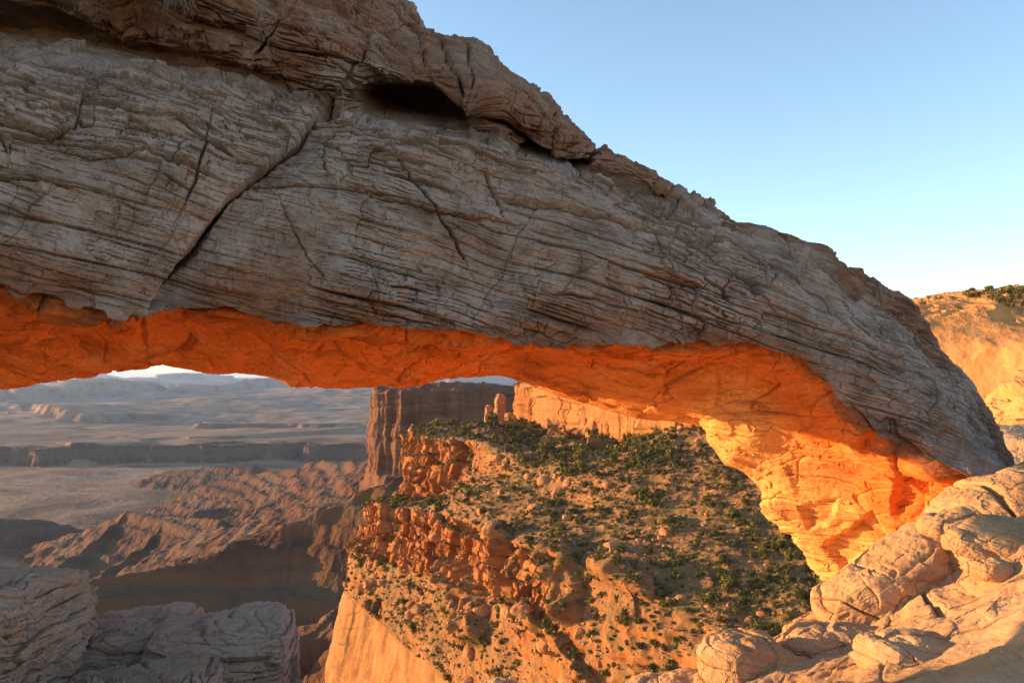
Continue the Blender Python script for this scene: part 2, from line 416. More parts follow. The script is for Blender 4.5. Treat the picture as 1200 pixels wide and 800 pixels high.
# ------------------------------------------------------------------ the far butte in its own shade
def butte():
    ts = np.linspace(0, 8, 520)
    rim = [(0, 470, 458, 800), (1, 439.5, 461, 640), (2, 441, 462, 612), (2.25, 446, 462, 604), (3, 475, 459, 596), (3.6, 500, 457, 596), (4, 520, 456, 596), (5, 560, 458, 600), (6, 600, 460, 610), (7, 680, 458, 640), (8, 800, 455, 700)]
    mid = [(t, px-(2 if t > .5 else 0), py+36, Y-3) for t, px, py, Y in rim]
    base = [(0, 465, 530, 790), (1, 433, 552, 632), (2, 436, 556, 604), (2.25, 443, 557, 597), (3, 472, 558, 588), (4, 520, 560, 586), (5, 560, 560, 590), (6, 600, 560, 600), (7, 680, 560, 630), (8, 800, 560, 690)]
    tal = [(0, 445, 640, 760), (1, 400, 640, 600), (2, 415, 650, 560), (2.25, 430, 655, 545), (3, 470, 660, 530), (4, 520, 660, 530), (5, 560, 660, 540), (6, 600, 660, 550), (7, 680, 660, 580), (8, 800, 660, 640)]
    back = [(t, px+18, py-(3 if 3 < t < 5 else 1), Y+45) for t, px, py, Y in rim]
    back2 = [(t, px+60, 455, Y+260) for t, px, py, Y in rim]
    G = [guide(k, ts) for k in (back2, back, rim, mid, base, tal)]
    P, par = loft(G, [20, 40, 90, 90, 70], tens=.25)
    N = gnormals(P)
    Q = P.reshape(-1, 3); pr = np.repeat(par, len(ts)); cl = sst(1.9, 2.1, pr)*(1-sst(3.9, 4.1, pr))
    d = strata(Q, (0, 0, 1), 22, 50, .35)*1.1*(.3+.7*cl)
    col = ridged(Q*np.array([.05, .05, .006]), 4, 52)
    d = .5*d+cl*1.3*col+cl*(2.2*np.tanh(2.5*perlin(Q*np.array([.11, .11, .012]), 700))+1.0*np.tanh(3*perlin(Q*np.array([.3, .3, .03]), 701))+.35*bricks(Q, (0, 0, 1), 9, 4, 702, 1.0, .06, .2, .10))+(1-cl)*(2.5*fbm(Q*.05, 5, 53)+2.0*ridged(Q*np.array([.06, .06, .015]), 3, 54))
    nn = N.reshape(-1, 3).copy()
    P = (Q+nn*d[:, None]).reshape(P.shape)
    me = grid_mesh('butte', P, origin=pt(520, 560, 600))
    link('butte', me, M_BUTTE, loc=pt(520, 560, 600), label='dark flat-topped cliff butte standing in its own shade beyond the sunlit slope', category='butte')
butte()

# ------------------------------------------------------------------ the sunlit canyon side below the arch
HEAD = {}
def headland():
    ts = np.concatenate([np.linspace(0, 1, 60)[:-1], np.linspace(1, 9, 900)])
    g = {
     'b': [(0, 690, 446, 380), (1, 660, 447, 330), (2, 680, 446, 320), (3, 720, 444, 310), (4, 760, 443, 300), (5, 800, 443, 290), (6, 850, 443, 280), (7, 900, 443, 270), (8, 1000, 430, 250), (9, 1150, 400, 220)],
     1: [(0, 640, 455, 300), (1, 607, 457, 262), (2, 615, 454, 251), (3, 650, 452, 241), (4, 700, 452, 231), (5, 745, 456, 223), (6, 790, 462, 216), (7, 840, 465, 206), (8, 930, 450, 190), (9, 1060, 420, 170)],
     2: [(0, 640, 492, 300), (1, 602, 490, 261), (2, 617, 494, 249), (3, 650, 503, 237), (4, 700, 521, 225), (5, 745, 509, 218), (6, 790, 501, 212), (7, 840, 507, 202), (8, 930, 505, 188), (9, 1060, 495, 168)],
     3: [(0, 560, 508, 300), (1, 478, 509, 236), (1.6, 482, 511, 224), (2, 488, 513, 221), (3, 520, 516, 214), (4, 562, 522, 208), (5, 640, 543, 200), (6, 720, 560, 190), (7, 830, 572, 178), (8, 960, 580, 163), (9, 1100, 588, 147)],
     4: [(0, 560, 580, 300), (1, 471, 581, 233), (1.6, 474, 585, 221), (2, 482, 586, 218), (3, 515, 578, 210), (4, 562, 553, 204), (5, 632, 576, 192), (6, 712, 602, 180), (7, 820, 622, 166), (8, 950, 642, 150), (9, 1100, 662, 133)],
     5: [(0, 500, 590, 290), (1, 438, 591, 206), (1.6, 441, 592, 197), (2, 450, 594, 193), (3, 500, 600, 188), (4, 540, 610, 184), (5, 580, 630, 178), (6, 640, 652, 168), (7, 705, 675, 157), (8, 800, 715, 139), (9, 930, 790, 118)],
     6: [(0, 500, 660, 290), (1, 416, 645, 204), (1.6, 420, 649, 193), (2, 432, 652, 190), (3, 480, 668, 184), (4, 530, 682, 179), (5, 575, 700, 173), (6, 630, 718, 164), (7, 695, 718, 153.5), (8, 790, 742, 136.5), (9, 920, 830, 115)],
     7: [(0, 470, 700, 290), (1, 405, 693, 199), (1.6, 409, 697, 189), (2, 420, 706, 185), (3, 470, 752, 172), (4, 525, 797, 162), (5, 590, 835, 152), (6, 680, 860, 142), (7, 760, 880, 132), (8, 850, 900, 120), (9, 980, 950, 100)],
     8: [(0, 430, 900, 290), (1, 384, 800, 193), (1.6, 374, 850, 184), (2, 380, 900, 178), (3, 420, 1100, 166), (4, 480, 1180, 156), (5, 560, 1200, 147), (6, 640, 1250, 138), (7, 720, 1300, 128), (8, 800, 1300, 117), (9, 900, 1300, 98)],
     9: [(0, 400, 1100, 280), (1, 350, 1050, 186), (1.6, 340, 1100, 178), (2, 350, 1150, 172), (3, 400, 1300, 160), (4, 460, 1400, 150), (5, 540, 1450, 141), (6, 620, 1500, 132), (7, 700, 1500, 123), (8, 780, 1500, 112), (9, 860, 1500, 95)],
    }
    for k in g: g[k] = [(t, px, py, Y*(1-.26*float(sst(1.6, 7.0, t)))) for t, px, py, Y in g[k]]
    G = [guide(g[k], ts) for k in ('b', 1, 2, 3, 4, 5, 6, 7, 8, 9)]
    P, par = loft(G, [16, 90, 90, 100, 100, 90, 120, 120, 30], tens=.22)
    N = gnormals(P)
    Q = P.reshape(-1, 3); pr = np.repeat(par, len(ts)); tt = np.tile(ts, len(par))
    bandw = lambda a, b, w=.06: sst(a-w, a+w, pr)*(1-sst(b-w, b+w, pr))
    c1 = bandw(1, 2); c2 = bandw(3, 4)*(1-sst(3.6, 4.4, tt)); c3 = bandw(5, 6)*(1-.85*sst(5.6, 7.0, tt)); c4 = bandw(7, 8.6)
    cliff = np.clip(c1+c2+c3+c4, 0, 1)
    prow = 1-sst(1.6, 2.6, tt)
    s1 = strata(Q, (.02, .02, 1), 9, 60, .5)
    blk = np.tanh(9*perlin(Q*np.array([.16, .16, .07]), 64))*.42+np.tanh(9*perlin(Q*np.array([.35, .35, .14]), 65))*.24
    jn = joints(Q, (.8, .5, .05), 7, 66, .9, .05, (-.2, .2))
    br = 1.0*bricks(Q, (.02, .02, 1), 4.6, 4.0, 560, 1.1, .05, .22, .36, .03)+.6*bricks(Q, (.06, .02, 1), 1.5, 1.6, 570, 1.3, .08, .25, .36, .03)
    vj = joints(Q, (.9, .4, .02), 5, 580, 1.3, .03, (-.3, .1))+joints(Q, (-.3, .9, .02), 5, 585, 1.3, .03, (-.3, .1))
    rock = s1*.8+blk*1.5*(c2+c3)+jn*.30+br*(c2+c3)+vj*.35*(c2+c3+.5*c1)+c1*(.10*br+.6*np.tanh(8*perlin(Q*np.array([.12, .12, .02]), 592)))
    d = rock*np.clip(c1*.9+c2+c3*1.25, 0, 1)+c4*(.9*fbm(Q*.06, 4, 67)+.25*s1+.35*np.tanh(7*perlin(Q*np.array([.10, .10, .022]), 590))+.22*np.tanh(8*perlin(Q*np.array([.22, .22, .10]), 591))+.06*fbm(Q*.9, 4, 594))
    slope = 1-cliff
    out = sst(.15, .4, perlin(Q*np.array([.045, .045, .12]), 70))*sst(.0, .25, perlin(Q*.11, 71))*(1-.8*sst(5.2, 6.2, tt))       # outcrops standing out of the slope
    d = d+slope*(1.0*fbm(Q*.09, 4, 68)+.5*ridged(Q*.25, 3, 69)*.5+out*(1.4+.8*blk+.5*s1+.9*br))
    # the buttress below the ledge and the low ledge that runs down to the right
    px, py = topx(Q)
    for poly, w, a in (([(535, 672), (555, 700), (562, 745)], 16, 5.5), ([(622, 705), (640, 735), (672, 765), (700, 800)], 7, 2.2), ([(655, 655), (670, 690), (668, 715)], 18, 4.0), ([(700, 668), (760, 692)], 10, 2.5), ([(590, 632), (598, 690)], 14, 3.0)):
        ds, sd = segdist(px, py, poly)
        d = d+a*(1-sst(w*.45, w*1.1, ds+5*perlin(Q*.2, 75)))*(pr > 4.0)*(.8+.5*blk)
    P2 = (Q+N.reshape(-1, 3)*d[:, None]).reshape(P.shape)
    nz = np.abs(gnormals(P2)[..., 2]).ravel()
    soil = sst(.28, .52, nz+.08*perlin(Q*.3, 72))*slope
    soil = np.maximum(soil, slope*.85*sst(.10, .32, nz+.10*perlin(Q*.3, 73)))
    soil = np.maximum(soil, sst(.72, .85, nz)*(1-c4))
    pale = np.clip(c1*(.65+.5*perlin(Q*np.array([.1, .1, .3]), 593))*(1-.6*prow)+c4*.8+out*slope*.6, 0, 1)
    o = pt(640, 800, 150)
    me = grid_mesh('canyon_slope', P2, attrs={'soil': soil, 'pale': pale}, origin=o)
    me.polygons.foreach_set('use_smooth', np.zeros(len(me.polygons), bool))
    link('canyon_slope', me, M_HEAD, loc=o, kind='structure')
    HEAD.update(P=P2, N=gnormals(P2), par=par, ts=ts, slope=(soil*(1-c4)).reshape(P.shape[:2]), nz=nz.reshape(P.shape[:2]))
headland()

# ------------------------------------------------------------------ pale dome with a wooded top, right of the arch
DOME = {}
def dome():
    ts = np.linspace(0, 5, 420)
    A = [(0, 1010, 385, 165), (1, 1075, 352, 175), (2, 1130, 346, 170), (3, 1165, 343, 165), (4, 1200, 341, 160), (5, 1420, 325, 150)]
    B = [(0, 1010, 390, 140), (1, 1075, 357, 140), (2, 1130, 348, 138), (3, 1165, 345, 136), (4, 1200, 344, 134), (5, 1420, 328, 124)]
    D = [(0, 1010, 400, 128), (1, 1080, 378, 126), (2, 1130, 376, 124), (3, 1165, 376, 122), (4, 1200, 378, 120), (5, 1420, 370, 108)]
    E = [(0, 1010, 440, 123), (1, 1095, 410, 120), (2, 1140, 408, 117), (3, 1170, 408, 115), (4, 1200, 408, 112), (5, 1420, 400, 100)]
    Fg = [(0, 1010, 560, 119), (1, 1100, 520, 115), (2, 1140, 510, 112), (3, 1170, 505, 110), (4, 1200, 500, 107), (5, 1420, 490, 95)]
    Z = [(0, 1010, 760, 117), (1, 1100, 720, 113), (2, 1140, 710, 110), (3, 1170, 705, 108), (4, 1200, 700, 105), (5, 1420, 690, 93)]
    G = [guide(k, ts) for k in (A, B, D, E, Fg, Z)]
    P, par = loft(G, [30, 90, 70, 70, 20], tens=.4)
    N = gnormals(P); Q = P.reshape(-1, 3); pr = np.repeat(par, len(ts))
    top = 1-sst(1.8, 2.05, pr)
    d = top*(.7*fbm(Q*.16, 5, 80)+1.0*strata(Q, (0, 0, 1), 5, 81, .5)+.5*bricks(Q, (0, 0, 1), 1.3, 2.5, 87, .8, .07, .3, .3, .03))+(1-top)*(.5*fbm(Q*.08, 4, 82)+.15*strata(Q, (0, 0, 1), 6, 83)+.12*np.tanh(6*perlin(Q*np.array([.25, .25, .03]), 84))+.08*fbm(Q*.8, 4, 89))
    P2 = (Q+N.reshape(-1, 3)*d[:, None]).reshape(P.shape)
    o = pt(1150, 520, 115)
    me = grid_mesh('hill', P2, origin=o)
    me.polygons.foreach_set('use_smooth', np.zeros(len(me.polygons), bool))
    link('hill', me, M_DOME, loc=o, kind='structure')
    DOME.update(P=P2, par=par, ts=ts)
    ts = np.linspace(0, 5, 300)
    A = [(0, 1090, 580, 78), (1, 1130, 510, 78), (2, 1150, 475, 78), (3, 1172, 452, 78), (4, 1200, 437, 78), (5, 1340, 395, 75)]
    B = [(0, 1095, 585, 68), (1, 1135, 515, 68), (2, 1153, 482, 67), (3, 1175, 460, 66), (4, 1200, 445, 65), (5, 1340, 405, 62)]
    D = [(0, 1110, 610, 62), (1, 1145, 540, 61), (2, 1162, 520, 60), (3, 1182, 505, 59), (4, 1205, 495, 58), (5, 1340, 470, 54)]
    E = [(0, 1120, 700, 58), (1, 1155, 640, 57), (2, 1172, 620, 56), (3, 1190, 610, 55), (4, 1215, 600, 54), (5, 1340, 580, 50)]
    G = [guide(k, ts) for k in (A, B, D, E)]
    P, par = loft(G, [40, 120, 90], tens=.45)
    N = gnormals(P); Q = P.reshape(-1, 3)
    hole = sst(.25, .45, perlin(Q*np.array([.4, .4, .8]), 88))
    d = .5*fbm(Q*.3, 4, 85)+.8*strata(Q, (.2, .1, 1), 3, 86, 1.0)-.9*hole+.5*bricks(Q, (.2, .1, 1), .8, 1.6, 98, .9, .06, .4, .32, .03)
    P2 = (Q+N.reshape(-1, 3)*d[:, None]).reshape(P.shape)
    o = pt(1200, 600, 55)
    me = grid_mesh('rock_outcrop', P2, origin=o)
    link('rock_outcrop', me, M_DOME, loc=o, label='pitted yellow sandstone knob just right of the arch leg, in full sun', category='rock outcrop')
dome()

# ------------------------------------------------------------------ foreground slickrock on the cliff edge
def tps(pts, q):
    """thin plate through (x,y,z) points"""
    A = np.array(pts, float); n = len(A); xy = A[:, :2]
    U = lambda r2: np.where(r2 > 0, r2*np.log(np.maximum(r2, 1e-12)), 0)
    K = U(((xy[:, None]-xy[None])**2).sum(-1))+np.eye(n)*.25
    Pm = np.hstack([np.ones((n, 1)), xy]); M = np.block([[K, Pm], [Pm.T, np.zeros((3, 3))]])
    w = np.linalg.solve(M, np.r_[A[:, 2], 0, 0, 0])
    out = np.empty(len(q))
    for k in range(0, len(q), 100000):
        s = q[k:k+100000]
        out[k:k+100000] = U(((s[:, None]-xy[None])**2).sum(-1))@w[:n]+w[n]+s@w[n+1:]
    return out
def ledge_ground():
    ctrl = [(1190, 556, 10.2), (1150, 575, 10.6), (1230, 600, 9.0), (1200, 640, 8.2), (1100, 655, 9.6), (1040, 705, 9.2), (1120, 695, 8.4), (1190, 700, 7.4), (985, 715, 10.2), (930, 765, 9.0), (840, 800, 8.8), (750, 850, 8.8),
            (1000, 790, 7.0), (1100, 780, 6.6), (1190, 770, 6.0), (450, 1000, 8.2), (350, 930, 7.8), (560, 960, 9.0), (380, 960, 9.5), (660, 930, 9.0), (700, 880, 8.0), (600, 980, 7.0), (200, 770, 8.2), (90, 760, 8.0), (-60, 720, 8.0), (-200, 700, 7.0), (1400, 560, 8.5), (1600, 600, 6)]
    pts = [tuple(pt(*c)) for c in ctrl]
    pts += [(0, 1, -1.75), (-2, 1, -1.7), (2, 1, -1.7), (0, 4.5, -2.2), (-5, 3, -1.7), (3.5, 4, -1.75), (6, 2, -1.2), (-9, 8, -1.8), (-12, 4, -1.6), (9, 8, -.6), (10, 12, -.8), (8, 14, -2.2), (5.6, 13.5, -3.5), (3.5, 11.8, -3.8), (1, 11.5, -4.0), (-3, 11.0, -3.8), (-7, 10.5, -3.4), (-12, 11, -3)]
    cols = np.concatenate([np.linspace(-1500, -60, 120), np.linspace(-55, 480, 240), np.linspace(482, 1240, 760), np.linspace(1250, 3000, 120)])
    Y = np.concatenate([np.geomspace(1.2, 5, 90), np.geomspace(5.03, 11.5, 440), np.geomspace(11.6, 30, 120)])
    PX, YY = np.meshgrid(cols, Y); X = (PX-HX)/F*YY
    m = X.ravel(); q = np.stack([m, YY.ravel()], 1)
    z = tps(pts, np.stack([np.clip(q[:, 0], -13, 11), np.clip(q[:, 1], 0, 14.5)], 1))
    edge = np.interp(q[:, 0], [-40, -14, -8, -4, -2.7, -2.2, .6, 1.0, 1.9, 3.4, 5.2, 6.5, 9, 14, 40], [13, 11.5, 11.2, 11, 9.5, 6.2, 6.2, 8.0, 9.6, 11.5, 14.2, 15.5, 18, 22, 30])
    ov = np.maximum(q[:, 1]-edge+.5*perlin(np.c_[q*.6, np.zeros(len(q))], 90), 0)
    z = z-ov*1.3-.3*ov**1.5
    P0 = np.c_[q, z]
    far = sst(1.0, 2.5, q[:, 1])
    d = far*(.13*fbm(P0*.55, 3, 91)+.5*strata(P0, (.12, -.05, 1), .9, 92, 1.4, .8)+.035*fbm(P0*2.2, 3, 95)+.009*fbm(P0*9, 4, 99)+.16*bricks(P0, (.12, -.05, 1), .26, 1.1, 930, .9, .07, .3, .3, .05))
    d = d+.14*joints(P0, (.9, -.4, 0), .9, 96, .9, .012, (-.1, .2))+.14*joints(P0, (.3, .95, 0), .9, 97, .9, .012, (-.05, .2))
    P0[:, 2] += np.maximum(d, -.35)
    P = P0.reshape(len(Y), len(cols), 3)
    me = grid_mesh('rock_ground', P)
    me.polygons.foreach_set('use_smooth', np.zeros(len(me.polygons), bool))
    link('rock_ground', me, M_SLICK, kind='structure')
ledge_ground()

def cube_sphere(n):
    a = np.tan(np.linspace(-1, 1, n)*math.pi/4); u, v = np.meshgrid(a, a, indexing='ij'); o = np.ones_like(u)
    V, Fc, off = [], [], 0
    for k, (x, y, z) in enumerate(((o, u, v), (-o, v, u), (v, o, u), (u, -o, v), (u, v, o), (v, u, -o))):
        V.append(np.stack([x, y, z], -1).reshape(-1, 3)); Fc.append(grid_faces(n, n)+off); off += n*n
    V = np.concatenate(V); Fc = np.concatenate(Fc)
    key = np.round(V*1e5).astype(np.int64); _, idx, inv = np.unique(key, axis=0, return_index=True, return_inverse=True)
    return V[idx]/np.linalg.norm(V[idx], axis=1)[:, None], inv.reshape(-1)[Fc][:, ::-1]
CS = {n: cube_sphere(n) for n in (14, 90, 150)}
def rock_shape(half, e, seed, n=150, bed=(.1, .05, 1), st=1.0, cuts=5, lump=.10, sc=.6, joint=.10, brick=None, ba=1.0):
    """superellipsoid block, chipped by planes, with bedded relief; centred on its own middle"""
    D, Fc = CS[n]; h = np.array(half)
    r = (np.abs(D)**e).sum(1)**(-1/e); V = D*r[:, None]*h
    rg = np.random.default_rng(seed)
    for k in range(cuts):
        nn = rg.normal(size=3); nn[2] = abs(nn[2])*.7; nn /= np.linalg.norm(nn)
        sup = (np.abs(nn*h)).sum()*.5+np.linalg.norm(nn*h)*.5
        c = sup*rg.uniform(.70, .92); ov = V@nn-c
        V = V-np.maximum(ov, 0)[:, None]*nn*.92
    N = V/(h**2); N /= np.linalg.norm(N, axis=1)[:, None]
    m = float(h.mean())
    Q = V+seed*3.17
    d = lump*m*fbm(Q/m*.8, 4, seed)+st*strata(Q, bed, sc, seed+3, 1.0)+joint*joints(Q, (.9, .3, .2), sc, seed+5, .9, .012, (-.1, .2))
    if brick: d = d+ba*(bricks(Q, bed, brick[0], brick[1], seed+400, .9, .05, .55, .42, .03)+bricks(Q, bed, brick[0]*.36, brick[1]*.4, seed+410, .9, .08, .50, .38, .03)+bricks(Q, bed, brick[0]*.14, brick[1]*.3, seed+420, .9, .14, .3, .3, .05))
    d = d+.012*m*fbm(Q/m*6, 3, seed+8)+.005*fbm(Q*14, 3, seed+9)
    return V+N*d[:, None], Fc
def rock(name, at, half, rot=(0, 0, 0), e=3.2, seed=1, mat=None, label='', cat='rock', group=None, **kw):
    V, Fc = rock_shape(half, e, seed, **kw)
    R = np.array(Euler([math.radians(a) for a in rot]).to_matrix())
    V = V@R.T; c = pt(*at); b = V[:, 2].min(); V[:, 2] -= b; loc = c+np.array([0, 0, b])
    o = link(name, mesh_raw(name, V, Fc, smooth=False), mat or M_BOULD, loc=loc, label=label, category=cat)
    if group: o['group'] = group
    return o
# right: sunlit blocks (pixel column, row, distance of the middle; half sizes in metres)
rock('boulder', (1046, 682, 9.3), (.86, .55, .36), (6, -30, 10), 3.0, 11, None, 'long tilted sandstone block with cracked front, leaning up against the arch leg', 'boulder', brick=(.24, .8), ba=.22, st=.35, cuts=3, sc=.8)
rock('boulder', (1180, 612, 10.0), (.90, .85, .60), (0, -17, 0), 2.3, 12, None, 'smooth rounded yellow hump of rock under the foot of the arch', 'boulder', brick=(.24, .8), ba=.22, st=.2, cuts=0, sc=1.1)
rock('boulder', (1185, 655, 8.9), (.62, .50, .42), (8, 14, 0), 2.3, 23, None, 'smooth shaded swell of rock below the yellow hump at the right edge', 'boulder', brick=(.24, .8), ba=.22, st=.25, cuts=0, sc=.9)
rock('boulder', (1114, 618, 9.3), (.33, .30, .20), (0, -14, 20), 2.3, 13, None, 'small knobbly layered rock lying against the smooth yellow hump', 'boulder', brick=(.24, .8), ba=.22, st=.7, cuts=0, sc=.3, n=90, lump=.16)
rock('boulder', (1162, 668, 8.2), (.21, .20, .10), (0, 8, 0), 2.4, 14, None, 'small rounded stone above the smooth slab on the right', 'boulder', brick=(.24, .8), ba=.22, st=.3, cuts=0, sc=.35, n=90)
rock('boulder', (1135, 640, 8.8), (.26, .24, .14), (0, 15, -20), 2.8, 15, None, 'cracked little block between the long tilted block and the small rounded stone', 'boulder', brick=(.24, .8), ba=.22, st=.5, cuts=2, sc=.3, n=90)
rock('boulder', (955, 762, 8.5), (.36, .36, .26), (0, -8, 25), 2.8, 16, None, 'square-edged sandstone block with a lit left face, right of the split boulder', 'boulder', brick=(.24, .8), ba=.22, st=.35, cuts=3, sc=.5)
rock('boulder', (1008, 752, 8.5), (.42, .38, .22), (0, 6, -10), 2.5, 17, None, 'low bumpy rock between the square-edged block and the smooth slab', 'boulder', brick=(.24, .8), ba=.22, st=.4, cuts=1, sc=.5, lump=.14)
rock('boulder', (878, 792, 8.2), (.50, .45, .40), (0, 8, 30), 2.7, 18, None, 'grey-topped boulder split by a crack, lowest beside the shrubby slope', 'boulder', brick=(.24, .8), ba=.22, st=.35, cuts=4, sc=.6)
rock('slab', (1115, 785, 7.3), (.86, .50, .30), (6, 10, 8), 2.6, 19, None, 'broad flat slab mostly in shade in the lower right corner', 'rock slab', brick=(.24, .8), ba=.22, st=.5, cuts=1, sc=.6)
rock('boulder', (788, 818, 8.3), (.56, .42, .24), (0, -9, 10), 2.5, 21, None, 'low sunlit rock at the bottom edge, left of the split boulder', 'boulder', brick=(.24, .8), ba=.22, st=.4, cuts=2, sc=.6)
rock('boulder', (584, 905, 8.4), (.42, .40, .95), (0, 0, 10), 2.4, 22, None, 'small rock tip peeking over the bottom edge below the cliffs', 'boulder', brick=(.24, .8), ba=.22, st=.35, cuts=1, sc=.6)
# left: shaded blocks
LB = dict(bed=(.03, .05, 1), lump=.035, joint=.05)
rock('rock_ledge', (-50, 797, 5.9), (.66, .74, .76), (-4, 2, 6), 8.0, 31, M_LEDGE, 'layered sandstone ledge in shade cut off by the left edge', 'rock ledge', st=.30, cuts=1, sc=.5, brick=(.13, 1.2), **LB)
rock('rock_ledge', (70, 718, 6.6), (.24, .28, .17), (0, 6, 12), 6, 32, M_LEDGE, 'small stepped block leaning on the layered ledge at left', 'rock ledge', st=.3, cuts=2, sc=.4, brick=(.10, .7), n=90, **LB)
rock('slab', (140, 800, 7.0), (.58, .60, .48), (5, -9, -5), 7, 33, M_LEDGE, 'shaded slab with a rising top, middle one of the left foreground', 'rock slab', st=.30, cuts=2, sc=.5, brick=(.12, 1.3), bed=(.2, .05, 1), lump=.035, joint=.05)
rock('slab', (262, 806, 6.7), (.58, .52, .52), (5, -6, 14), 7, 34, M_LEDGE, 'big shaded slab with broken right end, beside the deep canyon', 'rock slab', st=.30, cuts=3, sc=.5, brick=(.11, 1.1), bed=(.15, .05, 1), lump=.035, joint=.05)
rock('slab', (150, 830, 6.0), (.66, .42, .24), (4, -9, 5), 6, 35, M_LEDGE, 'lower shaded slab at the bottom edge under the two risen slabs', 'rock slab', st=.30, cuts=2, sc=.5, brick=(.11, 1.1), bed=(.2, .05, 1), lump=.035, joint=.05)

# ------------------------------------------------------------------ the arch
def arch():
    ts = np.concatenate([np.linspace(-4, -.4, 90)[:-1], np.linspace(-.4, 18.4, 1300), np.linspace(18.42, 20, 30)])
    # (t, C crest) (A lip of the cap) (D shelf) (M belly) (L lower lip) (U underside) (B back lip)
    Cr = [(-4, -1150, 760, 9.5), (-3, -1050, 250, 9.5), (-2, -760, -40, 9.6), (-1, -360, -150, 9.0), (0, -90, -140, 9.6), (1, 100, -110, 10.1), (2, 240, -72, 10.4), (3, 350, -38, 10.8), (3.7, 430, -12, 11.0), (4.2, 470, 5, 11.2), (4.8, 497, 36, 11.5), (5.2, 520, 54, 11.5), (5.6, 548, 60, 11.6), (6, 572, 72, 11.6), (6.5, 602, 98, 11.7), (7, 630, 128, 11.7), (7.5, 664, 152, 11.8), (8, 702, 180, 11.8), (8.5, 744, 207, 11.9), (9, 790, 220, 12), (10, 850, 255, 12.1), (11, 910, 272, 12.1), (11.5, 940, 281, 12.1), (12, 966, 292, 12.1), (12.5, 988, 315, 12.1), (13, 1012, 327, 12.1), (14, 1060, 354, 12.0), (15, 1097, 402, 11.9), (16, 1128, 440, 11.8), (17, 1152, 482, 11.7), (18, 1182, 542, 11.5), (19, 1220, 620, 11.4), (20, 1260, 720, 11.3)]
    E = [(-4, -1120, 760, 8.4), (-3, -1010, 290, 8.2), (-2, -720, 0, 8.1), (-1, -300, -70, 8.3), (0, 0, -55, 9.0), (1, 130, -30, 9.3), (2, 215, 0, 9.6), (3, 305, 28, 9.8), (4, 398, 60, 10.0), (5, 470, 86, 10.2), (6, 560, 106, 10.4), (7, 612, 134, 10.6), (8, 696, 181, 11.0), (9, 787, 224, 11.25), (10, 849, 258, 11.45), (11, 909, 278, 11.6), (12, 963, 300, 11.8), (13, 1009, 335, 11.8), (14, 1056, 363, 11.75), (15, 1095, 411, 11.65), (16, 1127, 449, 11.55), (17, 1151, 491, 11.45), (18, 1183, 546, 11.25), (19, 1221, 616, 11.2), (20, 1261, 712, 11.15)]
    A = [(-4, -1100, 760, 7.6), (-3, -980, 330, 7.6), (-2, -680, 80, 7.9), (-1, -270, 35, 9.6), (0, 0, 40, 10.2), (1, 122, 58, 10.5), (2, 212, 80, 10.35), (3, 304, 95, 10.2), (4, 400, 118, 10.05), (4.6, 435, 130, 10.7), (5, 470, 138, 10.9), (5.6, 530, 148, 10.9), (6.3, 580, 158, 10.55), (7, 620, 178, 10.85), (7.6, 662, 192, 11.0), (8, 699, 203, 10.95), (9, 785, 228, 11.3), (10, 848, 262, 11.4), (11, 908, 284, 11.5), (12, 960, 308, 11.5), (13, 1006, 344, 11.5), (14, 1052, 372, 11.5), (15, 1092, 420, 11.4), (16, 1125, 458, 11.3), (17, 1150, 500, 11.2), (18, 1183, 549, 11.0), (19, 1222, 612, 11), (20, 1262, 705, 11)]
    D = [(-4, -1060, 760, 7.2), (-3, -930, 370, 7.2), (-2, -640, 140, 7.5), (-1, -250, 55, 8.0), (0, 0, 62, 8.7), (1, 115, 78, 9.1), (2, 212, 94, 9.4), (3, 305, 110, 9.6), (4, 395, 132, 9.8), (5, 470, 154, 10), (6, 560, 170, 10.2), (7, 627, 197, 10.4), (8, 702, 214, 10.7), (9, 782, 245, 11), (10, 846, 275, 11.1), (11, 902, 300, 11.2), (12, 955, 330, 11.2), (13, 1000, 368, 11.1), (14, 1046, 398, 11.1), (15, 1086, 440, 11), (16, 1121, 476, 10.9), (17, 1148, 514, 10.8), (18, 1183, 553, 10.7), (19, 1224, 608, 10.7), (20, 1264, 695, 10.7)]
    Mb = [(-4, -1060, 760, 5.2), (-3, -880, 460, 5.4), (-2, -540, 280, 6.9), (-1, -230, 210, 7.4), (0, 0, 205, 8.0), (1, 108, 222, 8.4), (2, 195, 232, 8.7), (3, 278, 240, 9), (4, 362, 252, 9.3), (5, 445, 268, 9.5), (6, 540, 282, 9.8), (7, 620, 298, 10), (8, 702, 304, 10.2), (9, 781, 322, 10.4), (10, 850, 338, 10.6), (11, 906, 356, 10.7), (12, 955, 382, 10.7), (13, 996, 416, 10.7), (14, 1040, 448, 10.7), (15, 1082, 478, 10.6), (16, 1119, 503, 10.6), (17, 1150, 530, 10.5), (18, 1185, 556, 10.4), (19, 1227, 604, 10.4), (20, 1267, 688, 10.4)]
    L = [(-4, -1000, 760, 5.0), (-3, -900, 540, 5.2), (-2, -540, 395, 6.6), (-1, -220, 338, 7.4), (0, 0, 328, 8.0), (.5, 50, 340, 8.2), (1, 100, 353, 8.4), (2, 172, 361, 8.7), (2.2, 190, 356, 8.8), (3, 250, 362, 9), (4, 330, 373, 9.3), (5, 420, 381, 9.5), (6, 520, 386, 9.8), (7, 610, 388, 10.1), (8, 700, 387, 10.3), (9, 780, 393, 10.5), (10, 850, 397, 10.6), (11, 905, 410, 10.7), (12, 950, 428, 10.7), (13, 983, 462, 10.7), (14, 1023, 498, 10.7), (15, 1066, 522, 10.6), (16, 1106, 545, 10.5), (17, 1145, 564, 10.4), (18, 1180, 582, 10.3), (19, 1230, 604, 10.3), (20, 1270, 684, 10.3)]
